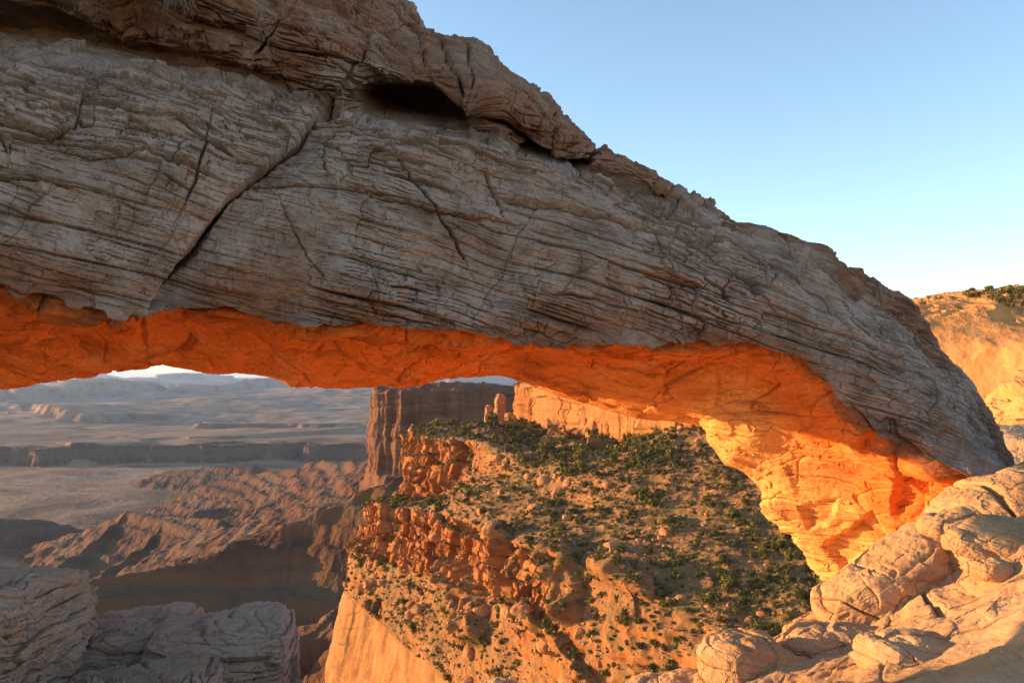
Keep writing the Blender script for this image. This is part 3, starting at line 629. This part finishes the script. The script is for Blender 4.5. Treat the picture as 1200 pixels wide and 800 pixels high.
    U = [(-4, -820, 740, 7.4), (-3, -660, 520, 7.8), (-2, -400, 412, 8.8), (-1, -180, 396, 9.4), (0, 0, 394, 10), (1, 106, 396, 10.3), (2, 178, 398, 10.6), (3, 256, 404, 10.9), (4, 328, 410, 11.2), (5, 411, 416, 11.5), (6, 511, 418, 11.8), (7, 598, 415, 12.1), (8, 674, 420, 12.3), (9, 746, 432, 12.4), (10, 810, 440, 12.5), (11, 862, 454, 12.6), (12, 902, 478, 12.6), (13, 930, 506, 12.7), (14, 966, 538, 12.7), (15, 1002, 566, 12.7), (16, 1034, 594, 12.6), (17, 1066, 624, 12.5), (18, 1094, 650, 12.4), (19, 1136, 704, 12.4), (20, 1170, 790, 12.4)]
    B = [(-4, -700, 760, 9.2), (-3, -560, 545, 9.6), (-2, -300, 458, 10.6), (-1, -120, 462, 11.6), (0, 0, 456, 12.2), (.6, 60, 446, 12.4), (1, 120, 435, 12.6), (1.6, 165, 425, 12.7), (2, 185, 422, 12.8), (2.4, 215, 427, 12.9), (3, 262, 435, 13), (3.6, 312, 441, 13.2), (3.85, 330, 446, 13.2), (4.1, 345, 454, 13.3), (4.4, 375, 452, 13.6), (5, 420, 450, 14.2), (5.5, 470, 452, 14.6), (5.8, 490, 449, 14.9), (6, 500, 447, 15.1), (6.6, 545, 442, 15.6), (7, 580, 437, 15.8), (7.3, 600, 440, 15.7), (8, 640, 457, 15.4), (8.6, 690, 472, 15.1), (9, 720, 483, 14.9), (9.5, 760, 493, 14.7), (10, 800, 498, 14.5), (10.6, 825, 504, 14.3), (11, 832, 517, 14.2), (11.5, 842, 530, 14.2), (12, 850, 542, 14.2), (12.6, 878, 560, 14.4), (13, 890, 572, 14.5), (13.5, 897, 588, 14.6), (14, 906, 602, 14.6), (15, 928, 628, 14.6), (16, 947, 656, 14.6), (17, 968, 690, 14.5), (18, 990, 728, 14.4), (19, 1020, 800, 14.3), (20, 1050, 890, 14.2)]
    V = [(-4, -760, 752, 8.3), (-3, -610, 535, 8.7), (-2, -350, 437, 9.7), (-1, -150, 432, 10.5), (0, 0, 428, 11.1), (1, 113, 421, 11.5), (2, 182, 417, 11.8), (3, 259, 424, 12.0), (4, 332, 430, 12.4), (5, 416, 435, 13.0), (6, 506, 433, 13.7), (7, 588, 428, 14.3), (7.4, 612, 432, 14.4), (8, 662, 446, 14.2), (8.6, 708, 452, 13.9), (9, 745, 455, 13.7), (10, 815, 463, 13.4), (11, 850, 480, 13.3), (12, 878, 508, 13.3), (13, 910, 538, 13.5), (14, 936, 570, 13.6), (15, 965, 597, 13.6), (16, 990, 625, 13.6), (17, 1016, 657, 13.5), (18, 1042, 690, 13.4), (19, 1078, 750, 13.3), (20, 1110, 840, 13.3)]
    K1 = [(t, px+(.0 if t < 9 else min(1, (t-9)/5)*70), py-(120 if t < 7 else max(30, 120-(t-7)*22)), Y+.9) for t, px, py, Y in B]
    K2 = [(t, px, py+30, Y+1.9) for t, px, py, Y in Cr]
    keys = [Cr, E, A, D, Mb, L, U, V, B, K1, K2]
    G = [guide(k, ts) for k in keys]
    rows = [110, 110, 70, 190, 130, 130, 80, 90, 20, 30, 24]
    P, par = loft(G, rows, closed=True, tens=.42)
    N = gnormals(P, True)
    cen = P.mean(0)
    if np.sign(((P-cen)*N).sum(-1).mean()) < 0: N = -N; flip = True
    else: flip = False
    Q = P.reshape(-1, 3); n3 = N.reshape(-1, 3); nt = len(ts)
    pr = np.repeat(par, nt); pr = np.where(pr < 2, pr/2, pr-1); tt = np.tile(ts, len(par))
    px, py = topx(Q)
    front = 1-sst(3.95, 4.1, pr)*(1-sst(9.2, 9.6, pr))     # crest .. lower lip
    under = sst(3.95, 4.1, pr)*(1-sst(7.2, 8, pr))
    cap = 1-sst(.9, 1.3, pr)+sst(9, 9.6, pr)
    leg = sst(10.5, 14, tt)
    Qf = Q; Q = Qf+np.stack([np.zeros(len(Qf)), np.zeros(len(Qf)), .012*np.clip(Qf[:, 0]+1, 0, 9)**2], 1)
    sA = strata(Q, BED, .95, 100, .7, .55)
    sB = strata(Q, (.34, .1, 1), .55, 110, .8, .6)
    j1 = joints(Q, (.95, -.05, .45), 1.0, 120, .8, .009, (.0, .25)); j2 = joints(Q, (.8, .0, -.6), .8, 125, .8, .010, (.05, .3))
    bk = bricks(Q, BED, .36, .9, 600, .35, .035, .34, .17, .08, .4)+bricks(Q, (.23, .1, 1), .125, .40, 620, .4, .055, .60, .34, .06, .45)+bricks(Q, BED, .052, .20, 640, .4, .10, .66, .42, .06, .5)
    bkm = sst(-.30, .20, perlin(Q*.55, 660))
    bk2 = bricks(Q, (.12, .10, 1), .11, 1.1, 680, .45, .06, .55, .34, .05)+.6*bricks(Q, (.16, .1, 1), .045, .6, 690, .5, .10, .5, .34, .05)+bricks(Q, (.2, .3, 1), .42, 1.6, 695, .6, .03, .16, .16, .05)
    lump = fbm(Q*.45, 4, 130); lump2 = fbm(Q*1.6, 4, 131)
    w_x = 7*perlin(Q*1.6, 140)+4*perlin(Q*5, 141)+3*perlin(Q*14, 144)
    w_y = 6*perlin(Q*1.6, 142)+4*perlin(Q*5, 143)+3*perlin(Q*14, 145)
    hol = np.zeros(len(Q))
    d = front*(.42*sA*(1-.35*leg)+.30*sB*(1-.3*leg)+.12*lump+.03*lump2+.04*j1+.035*j2+bk*(.42+.72*bkm)*(1-.40*leg)*(1-.5*(1-sst(.0, .35, pr)))+.016*fbm(Q*6, 4, 134))
    pq = pr-4.05-.028*np.tanh(6*perlin(Q*np.array([.45, .45, .8]), 135))-.030*np.tanh(8*perlin(Q*np.array([1.3, 1.3, 2.4]), 139))-.012*np.tanh(8*perlin(Q*4.5, 159))-leg*(.10*perlin(Q*.9, 162)+.05*np.tanh(6*perlin(Q*2.2, 163)))-.01*lump2
    d = d-(.26+.10*lump)*sst(-.015, .015, pq)*(1-sst(5.2, 6.4, pr))*(1-.35*leg)
    ntc = np.exp(-((pq-.02)/.03)**2)*sst(-.25, .25, perlin(Q*.6, 136))
    lz = sst(3.9, 4.1, pr)*(1-sst(4.5, 5.2, pr))
    d = d+lz*(.05*np.tanh(9*perlin(Q*np.array([.6, .6, 2.2]), 137))+.04*np.tanh(12*perlin(Q*np.array([1.5, 1.5, 4.5]), 138)))*(1-.5*leg)
    d = d-(.22+.18*sst(1.5, 2.5, tt)*(1-sst(5, 7, tt)))*ntc*(1-.6*leg)
    d = d+front*cap*(1-.7*sst(8, 11, tt))*(1-.5*sst(.5, .0, np.abs(pr-.0)))*(.35*sA-.03+.10*np.tanh(3*perlin(Q*np.array([.9, .9, 1.6]), 133)))
    # underside: spalled flakes with sharp steps, few thin cracks
    fl = np.tanh(9*perlin(Q*np.array([.5, .5, .9]), 150))*.075+np.tanh(14*perlin(Q*np.array([1.2, 1.2, 2.4]), 151))*.036+np.tanh(10*perlin(Q*3.1, 152))*.008
    cr = -.10*np.exp(-(perlin(Q*np.array([.5, .5, 1.3]), 153)/.014)**2)*sst(-.05, .12, perlin(Q*.7, 154))-.07*np.exp(-(perlin(Q*np.array([.9, .9, 3.4]), 157)/.022)**2)*sst(.05, .2, perlin(Q*.8, 158))*(1-.7*leg)
    d = d+under*(.45*fl+cr*(1-.75*leg)+.10*fbm(Q*.4, 3, 155)+(.18+.25*leg*0)*sA+.012*lump2+(.75-.25*leg)*bk2+.006*fbm(Q*9, 3, 156))
    # hollows under the cap: sharp upper lip, floor sloping out
    X2 = px+9*perlin(Q*1.1, 146)+2.5*perlin(Q*4, 147); Y2 = py+8*perlin(Q*1.1, 148)+2.5*perlin(Q*4, 149)
    fr = pr < 4
    def hollow(poly, depth, soft):
        ins = inpoly(X2, Y2, poly); dd, _ = segdist(X2, Y2, poly+[poly[0]])
        return np.where(ins & fr, depth*sst(0, soft, dd), 0)
    hol += hollow([(-700, -90), (-300, -40), (-20, 0), (70, 8), (150, 40), (250, 58), (330, 80), (345, 108), (250, 97), (130, 79), (60, 63), (-20, 52), (-300, 40), (-700, 110)], .35, 20)
    hol += hollow([(407, 118), (425, 98), (470, 92), (520, 104), (560, 124), (578, 142), (556, 150), (548, 162), (500, 156), (450, 146), (412, 134)], 1.15, 22)
    hol += hollow([(604, 168), (622, 160), (668, 182), (698, 194), (688, 205), (655, 208), (625, 196), (606, 184)], 1.15, 14)
    hol += hollow([(560, 128), (600, 142), (655, 172), (640, 180), (600, 165)], .35, 10)
    # seam between cap and body
    ds, _ = segdist(X2, Y2, [(-700, 110), (-20, 54), (60, 64), (130, 79), (250, 97), (330, 109), (412, 134), (500, 157), (560, 165), (606, 184), (655, 208), (700, 206), (760, 236), (830, 262), (900, 292), (950, 310), (1000, 345)])
    d = d-fr*.16*np.exp(-(ds/4.0)**2)
    # body ledges and the joints that cut it
    def crack(poly, w, dep, step=0, reach=30):
        dd, sd = segdist(px+.5*w_x, py+.5*w_y, poly)
        return fr*(-dep*(.35+1.1*sst(-.3, .4, perlin(Q*1.3, 160)))*np.exp(-(dd/(w*(.25+.6*sst(-.5, .5, perlin(Q*2.1, 161)))))**2)+step*np.where(sd > 0, np.exp(-(dd/reach)**2), 0))
    for poly, w, dep, step in [
        ([(388, 112), (350, 160), (300, 208), (270, 232), (235, 280), (200, 325), (172, 362)], 5.0, .40, -.20),
        ([(448, 158), (480, 205), (515, 250), (545, 302)], 2.0, .10, .03), ([(330, 238), (352, 290), (380, 325)], 2.0, .10, .02),
        ([(250, 130), (240, 175), (228, 215), (205, 262)], 1.8, .08, .02), ([(540, 48), (548, 80), (552, 105)], 2.0, .12, .04),
        ([(505, 44), (530, 80), (545, 108)], 2.4, .16, .05), ([(640, 118), (650, 150), (645, 170)], 2.0, .10, .03),
        ([(700, 165), (690, 190)], 2, .12, .03), ([(350, 160), (372, 172), (384, 205)], 1.8, .08, .02), ([(568, 205), (590, 250)], 1.8, .07, .02),
        ([(835, 300), (870, 325), (888, 345)], 3, .16, .06), ([(935, 335), (965, 352), (985, 380)], 3, .14, .05), ([(650, 345), (700, 352), (745, 364)], 2.5, .10, .04),
        ([(430, 55), (415, 90), (410, 118)], 2.4, .14, .05), ([(470, 12), (490, 40), (500, 70)], 2.2, .14, .05),
        ([(340, 10), (320, 40), (300, 66)], 2.2, .12, .04), ([(95, 118), (85, 150), (60, 160), (-10, 140)], 3.5, .16, -.10)]:
        d = d+crack(poly, w, dep, step)
    for poly, w, dep in [([(-20, 92), (40, 110), (95, 120), (150, 140), (210, 150), (270, 185)], 3, .12), ([(-20, 160), (50, 168), (110, 195), (170, 185), (240, 210)], 3, .10), ([(-20, 205), (60, 215), (120, 232)], 2.5, .08), ([(300, 215), (420, 225), (520, 250), (600, 262)], 2.5, .09), ([(600, 235), (680, 252), (760, 272), (830, 285)], 3, .10)]:
        d = d+crack(poly, w, dep, .05, 14)
    # flakes fallen from the underside
    un = (pr > 4.05) & (pr < 7.2)
    def scar(poly, depth, soft=8):
        ins = inpoly(px+.4*w_x, py+.4*w_y, poly); dd, _ = segdist(px+.4*w_x, py+.4*w_y, poly+[poly[0]])
        return np.where(ins & un, -.6*depth*sst(0, soft, dd), 0)
    for poly, dep in [([(100, 384), (128, 362), (170, 360), (172, 388), (140, 391)], .16), ([(440, 386), (460, 420), (480, 418), (540, 414), (536, 390)], .14), ([(185, 366), (215, 384), (210, 372), (260, 378), (330, 392), (400, 384), (330, 376)], .12), ([(890, 415), (950, 420), (945, 445), (900, 438)], .22), ([(170, 395), (178, 425), (150, 420)], .12), ([(180, 404), (250, 408), (280, 418), (220, 416)], .10),
                      ([(1000, 512), (1060, 508), (1100, 525), (1050, 540), (1005, 530)], .35), ([(1040, 560), (1085, 575), (1075, 630), (1040, 610)], .25), ([(960, 640), (1020, 600), (1040, 640), (985, 672)], .22), ([(930, 590), (985, 585), (970, 620), (945, 622)], .15), ([(620, 397), (690, 392), (780, 404), (850, 402), (850, 412), (740, 410)], .10)]:
        d = d+scar(poly, dep)
    d = d*(1-.55*sst(6.0, 7.0, pr)*(pr < 8)*(1-leg))
    d = np.where((pr > 7.2) & (pr < 9.2), .25*lump+.3*sA, d)*np.where(hol > .1, .4, 1)
    fade = sst(-4, -3.5, tt)
    Q = Qf
    P2 = (Q+n3*(d*fade)[:, None]+hol[:, None]*np.array([.05, .9, .42])).reshape(P.shape)
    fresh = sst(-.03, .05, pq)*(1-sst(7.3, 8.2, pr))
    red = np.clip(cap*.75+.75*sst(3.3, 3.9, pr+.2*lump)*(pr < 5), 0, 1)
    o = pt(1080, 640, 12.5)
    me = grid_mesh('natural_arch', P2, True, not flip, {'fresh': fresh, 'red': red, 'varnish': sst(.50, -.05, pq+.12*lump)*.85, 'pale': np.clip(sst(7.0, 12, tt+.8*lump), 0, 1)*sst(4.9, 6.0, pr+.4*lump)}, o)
    me.polygons.foreach_set('use_smooth', np.zeros(len(me.polygons), bool))
    link('natural_arch', me, M_ARCH, loc=o, label='huge sandstone arch with grey shaded front and glowing orange underside spanning the view', category='rock arch')
arch()

# ------------------------------------------------------------------ spires beside the pale rim cliff
def spire(px, py0, py1, Y, w, seed, label):
    zt, zb = pt(px, py0, Y), pt(px, py1+6, Y); H = zt[2]-zb[2]
    th = np.linspace(0, 2*math.pi, 61); hs = np.linspace(0, 1, 80)
    T, Hh = np.meshgrid(th, hs); cutz = 1-.22*np.clip(np.cos(T-.6)+.4*np.sin(3*T), 0, 1.2); Hz = Hh*np.where(Hh > .6, 1-(1-cutz)*(Hh-.6)/.4, 1); r = w*(1.25-.5*Hh)*np.sqrt(np.clip(1-((Hh-.5)/.5).clip(0, 1)**14, 0, 1)+1e-4)
    sq = (np.abs(np.cos(T))**4+np.abs(np.sin(T))**4)**-.25
    P = np.stack([r*sq*np.cos(T+.3), r*sq*np.sin(T+.3)*1.3, Hz*H], -1)
    Q = P.reshape(-1, 3)+seed; Q0 = Q.copy(); Q0[:, :2] = Q[:, :2]
    d = .22*np.tanh(6*perlin(Q*np.array([.8, .8, .16]), seed+4))+.14*np.tanh(8*perlin(Q*np.array([1.4, 1.4, .5]), seed+5))+.22*fbm(Q*.3, 3, seed)+.05*fbm(Q*2.5, 3, seed+6)
    d = d.reshape(T.shape); d[:, -1] = d[:, 0]
    P[..., 0] += d*np.cos(T+.3); P[..., 1] += d*np.sin(T+.3)
    link('rock_spire', grid_mesh('rock_spire', P, flip=True), M_RUB, loc=zb, label=label, category='rock spire')
spire(586, 461, 500, 285, 1.75, 201, 'tall slim orange rock spire standing alone in front of the dark butte')
spire(573, 474, 500, 290, 1.3, 207, 'short jagged orange pinnacle just left of the slim spire')
spire(597, 483, 500, 275, 1.4, 213, 'squat pale stump of rock between the slim spire and the pale cliff')

# ------------------------------------------------------------------ shrubs and rubble
def leaf_cloud(rg, n, lobes, size):
    V, Fq = [], []
    for k in range(n):
        c, r = lobes[rg.integers(len(lobes))]
        u = rg.normal(size=3); u /= np.linalg.norm(u); rr = rg.uniform(.45, 1.0)**.5
        p = np.array(c)+u*np.array(r)*rr
        if p[2] < .02: p[2] = abs(p[2])+.02
        a = rg.normal(size=3); a /= np.linalg.norm(a); b = np.cross(a, u+.3*rg.normal(size=3)); b /= np.linalg.norm(b)+1e-6
        s = size*rg.uniform(.6, 1.3)
        o = len(V); V += [p-a*s-b*s*.6, p+a*s-b*s*.5, p+a*s*.8+b*s*.6, p-a*s*.7+b*s*.6]; Fq.append((o, o+1, o+2, o+3))
    return V, Fq
def tube(a, b, r0, r1, o, n=5):
    a, b = np.array(a, float), np.array(b, float); d = b-a; d /= np.linalg.norm(d)
    e = np.cross(d, [.3, .9, .1]); e /= np.linalg.norm(e); f = np.cross(d, e)
    V = [a+r0*(math.cos(t)*e+math.sin(t)*f) for t in np.arange(n)*2*math.pi/n]+[b+r1*(math.cos(t)*e+math.sin(t)*f) for t in np.arange(n)*2*math.pi/n]
    return V, [(o+k, o+(k+1) % n, o+n+(k+1) % n, o+n+k) for k in range(n)]
def shrub_mesh(seed, n=330, tall=1.0, dry=False):
    rg = np.random.default_rng(seed); lobes = []
    for k in range(rg.integers(5, 9)):
        a = rg.uniform(0, 6.28); q = rg.uniform(.1, .42)
        lobes.append(((q*math.cos(a), q*math.sin(a), rg.uniform(.22, .62)*tall), rg.uniform(.14, .28, 3)*np.array([1, 1, tall*.9])))
    V, Fq = leaf_cloud(rg, n, lobes, .06)
    nl = len(Fq)
    for c, r in lobes[:6]:
        v, f = tube((rg.uniform(-.04, .04), rg.uniform(-.04, .04), -.12), c, .032, .010, len(V)); V += v; Fq += f
    me = mesh_raw('shrub', np.array(V), np.array(Fq), smooth=False)
    me.materials.append(M_DRY if dry else M_LEAF); me.materials.append(M_TWIG)
    mi = np.zeros(len(Fq), np.int32); mi[nl:] = 1; me.polygons.foreach_set('material_index', mi)
    return me
SHRUBS = [shrub_mesh(300+k, 330, [1.0, .75, 1.15, .85, 1.3, .7][k]) for k in range(6)]
DRYS = [shrub_mesh(330+k, 200, .6, True) for k in range(2)]
def stone_mesh(seed):
    rg = np.random.default_rng(seed)
    V, Fc = rock_shape(rg.uniform(.7, 1.2, 3)*np.array([1, .85, .7]), 3.0, seed, n=14, st=.0, cuts=9, lump=.18, joint=0)
    me = mesh_raw('boulder', V*.55, Fc, smooth=False); me.materials.append(M_RUB)
    return me
STONES = [stone_mesh(400+k) for k in range(7)]
def put(name, me, loc, s, rz, **kw):
    o = bpy.data.objects.new(name, me); o.location = loc; o.scale = (s*random.uniform(.85, 1.2), s*random.uniform(.85, 1.2), s*random.uniform(.8, 1.1)); o.rotation_euler = (random.uniform(-.12, .12), random.uniform(-.12, .12), rz)
    C.objects.link(o)
    for k, v in kw.items(): o[k] = v
    return o
def merged(name, items, meshes, mats, label, cat):
    """the uncountable small ones as one object"""
    data = []
    for me in meshes:
        v = np.empty(len(me.vertices)*3, np.float32); me.vertices.foreach_get('co', v)
        l = np.empty(len(me.loops), np.int32); me.loops.foreach_get('vertex_index', l)
        mi = np.empty(len(me.polygons), np.int32); me.polygons.foreach_get('material_index', mi)
        data.append((v.reshape(-1, 3), l.reshape(-1, 4), mi))
    V, Fq, MI, off = [], [], [], 0
    for k, loc, s, rz in items:
        v, f, mi = data[k]; c, sn = math.cos(rz), math.sin(rz)
        V.append((v@np.array([[c, sn, 0], [-sn, c, 0], [0, 0, 1]]))*s+loc); Fq.append(f+off); MI.append(mi); off += len(v)
    me = mesh_raw(name, np.concatenate(V), np.concatenate(Fq), smooth=False)
    for m in mats: me.materials.append(m)
    me.polygons.foreach_set('material_index', np.concatenate(MI))
    o = bpy.data.objects.new(name, me); C.objects.link(o); o['kind'] = 'stuff'; o['label'] = label; o['category'] = cat
def scatter():
    P, ts, par = HEAD['P'], HEAD['ts'], HEAD['par']; sl_ = HEAD['slope']
    R, Cn = sl_.shape
    # candidate cells weighted by their true area
    a = np.linalg.norm(np.cross(np.gradient(P, axis=0), np.gradient(P, axis=1)), axis=2)
    pp = np.repeat(par[:, None], Cn, 1); t2 = np.repeat(ts[None], R, 0)
    PX, PY = topx(P)
    dens = a*np.clip(sl_, 0, 1)*(pp > 1.95)*(pp < 7.1)*(t2 > 1.0)
    flat = P.reshape(-1, 3); cl = sst(-.25, .35, perlin(flat*.05, 500)).reshape(R, Cn)
    vis = (PX > 380) & (PX < 1010) & (PY < 830)
    green = dens*(.7+cl)*(.6+.6*sst(560, 860, PX))*vis
    rg = np.random.default_rng(11)
    def pick(w, n):
        w = w.ravel()/w.sum(); return rg.choice(len(w), n, p=w, replace=False)
    G1 = pick(green, 3600)
    size = lambda k: (.55+rg.gamma(3.0, .22))*(.65+.45*min(1, flat[k][1]/190))*(1.25 if rg.random() < .12 else 1)
    it = [(k, size(k)) for k in G1]
    it.sort(key=lambda q: -q[1]/flat[q[0]][1])
    nd = 0
    for k, s in it[:290]:
        me = SHRUBS[rg.integers(6)]
        put('shrub', me, flat[k]-np.array([0, 0, .1]), s*.98, rg.uniform(0, 6.28), label='dark green juniper bush on the sunlit slope seen through the arch', category='shrub', group='bushes on the sunlit slope')
    small = [(int(rg.integers(8)), flat[k]-np.array([0, 0, .08]), s*rg.uniform(.6, .95), rg.uniform(0, 6.28)) for k, s in it[290:]]
    extra = pick(dens*vis, 5200)
    small += [(int(rg.integers(4, 8)), flat[k]-np.array([0, 0, .04]), rg.uniform(.35, .75), rg.uniform(0, 6.28)) for k in extra]
    # dry bush meshes have the leaf slot first too
    meshes = SHRUBS+DRYS
    gi = [q for q in small if q[0] < 6]; di = [q for q in small if q[0] >= 6]
    merged('ground_cover', gi, meshes, [M_LEAF, M_TWIG], 'low green scrub scattered over the sunlit slope', 'scrub')
    merged('dry_ground_cover', di, meshes, [M_DRY, M_TWIG], 'low dry tan brush scattered over the sunlit slope', 'scrub')
    # rubble
    wr = dens*vis*(.3+sst(-.1, .4, perlin(flat*.08, 510)).reshape(R, Cn)*(1.6-sst(600, 850, PX)))
    k2 = pick(wr, 3200)
    it = sorted([(k, float(rg.pareto(2.4)*.36+.32)) for k in k2], key=lambda q: -q[1]/flat[q[0]][1])
    it = [(k, min(s, 3.2)) for k, s in it]
    for k, s in it[:170]:
        put('boulder', STONES[rg.integers(7)], flat[k]-np.array([0, 0, s*.12]), s, rg.uniform(0, 6.28), label='fallen orange boulder lying among the bushes of the sunlit slope', category='boulder', group='boulders on the sunlit slope')
    merged('rubble', [(int(rg.integers(7)), flat[k]-np.array([0, 0, s*.1]), s, rg.uniform(0, 6.28)) for k, s in it[170:]], STONES, [M_RUB], 'broken stones strewn over the sunlit slope', 'rubble')
    # dome top
    P = DOME['P']; par = DOME['par']; PX, PY = topx(P); pp = np.repeat(par[:, None], P.shape[1], 1)
    flat = P.reshape(-1, 3)
    a = np.linalg.norm(np.cross(np.gradient(P, axis=0), np.gradient(P, axis=1)), axis=2)
    w = a*(PX > 1070)*(PX < 1215)*(pp > .8)*(pp < 1.75)*(.35+sst(1090, 1190, PX))*(1.2-.55*pp)
    for n, k in enumerate(pick(w, 46)):
        put('shrub', SHRUBS[rg.integers(6)], flat[k]-np.array([0, 0, .1]), rg.uniform(.7, 1.6), rg.uniform(0, 6.28), label='olive green bush growing on the domed hilltop right of the arch', category='shrub', group='bushes on the domed hilltop')
    for px, py, Y, s in ((1136, 349, 139, 2.3), (1142, 350, 138, 1.8), (1178, 347, 136, 2.0), (1192, 345, 135, 1.9), (1150, 350, 138, 1.6)):
        put('shrub', SHRUBS[rg.integers(6)], pt(px, py, Y), s, rg.uniform(0, 6.28), label='olive green bush growing on the domed hilltop right of the arch', category='shrub', group='bushes on the domed hilltop')
scatter()

def dry_tuft():
    rg = np.random.default_rng(77); V, Fq = [], []
    for k in range(90):
        a = rg.uniform(0, 6.28); l = rg.uniform(.10, .30); r = rg.uniform(.02, .12)
        p0 = np.array([r*math.cos(a)*1.5, r*math.sin(a)*.6, 0]); p1 = p0+np.array([math.cos(a)*l*.7, -abs(math.sin(a))*l*.5, rg.uniform(-.12, .22)])
        m = (p0+p1)/2+np.array([0, -.03, .08])
        v, f = tube(p0, m, .005, .004, len(V), 4); V += v; Fq += f
        v, f = tube(m, p1, .004, .0015, len(V), 4); V += v; Fq += f
    link('dry_bush', mesh_raw('dry_bush', np.array(V), np.array(Fq)), M_TWIG, loc=pt(208, 10, 9.3), label='withered grey tuft hanging from the top of the arch', category='dry bush')
dry_tuft()

# ------------------------------------------------------------------ haze in the canyon air
def haze():
    import bmesh
    x0, x1, y0, y1, z0, z1 = -70000, 100000, -60, 61000, -300, 260
    me = bpy.data.meshes.new('haze'); bm = bmesh.new()
    bmesh.ops.create_cube(bm, size=1.0)
    for v in bm.verts: v.co = Vector((x0 if v.co.x < 0 else x1, y0 if v.co.y < 0 else y1, z0 if v.co.z < 0 else z1))
    bm.to_mesh(me); bm.free()
    m = bpy.data.materials.new('haze_air'); m.use_nodes = True; t = m.node_tree
    t.nodes.remove(t.nodes['Principled BSDF'])
    v = t.nodes.new('ShaderNodeVolumePrincipled'); v.inputs['Density'].default_value = 3.4e-5; v.inputs['Color'].default_value = (.40, .60, 1.0, 1); v.inputs['Anisotropy'].default_value = .2
    t.links.new(v.outputs[0], t.nodes['Material Output'].inputs['Volume'])
    link('haze', me, m, kind='stuff')
haze()
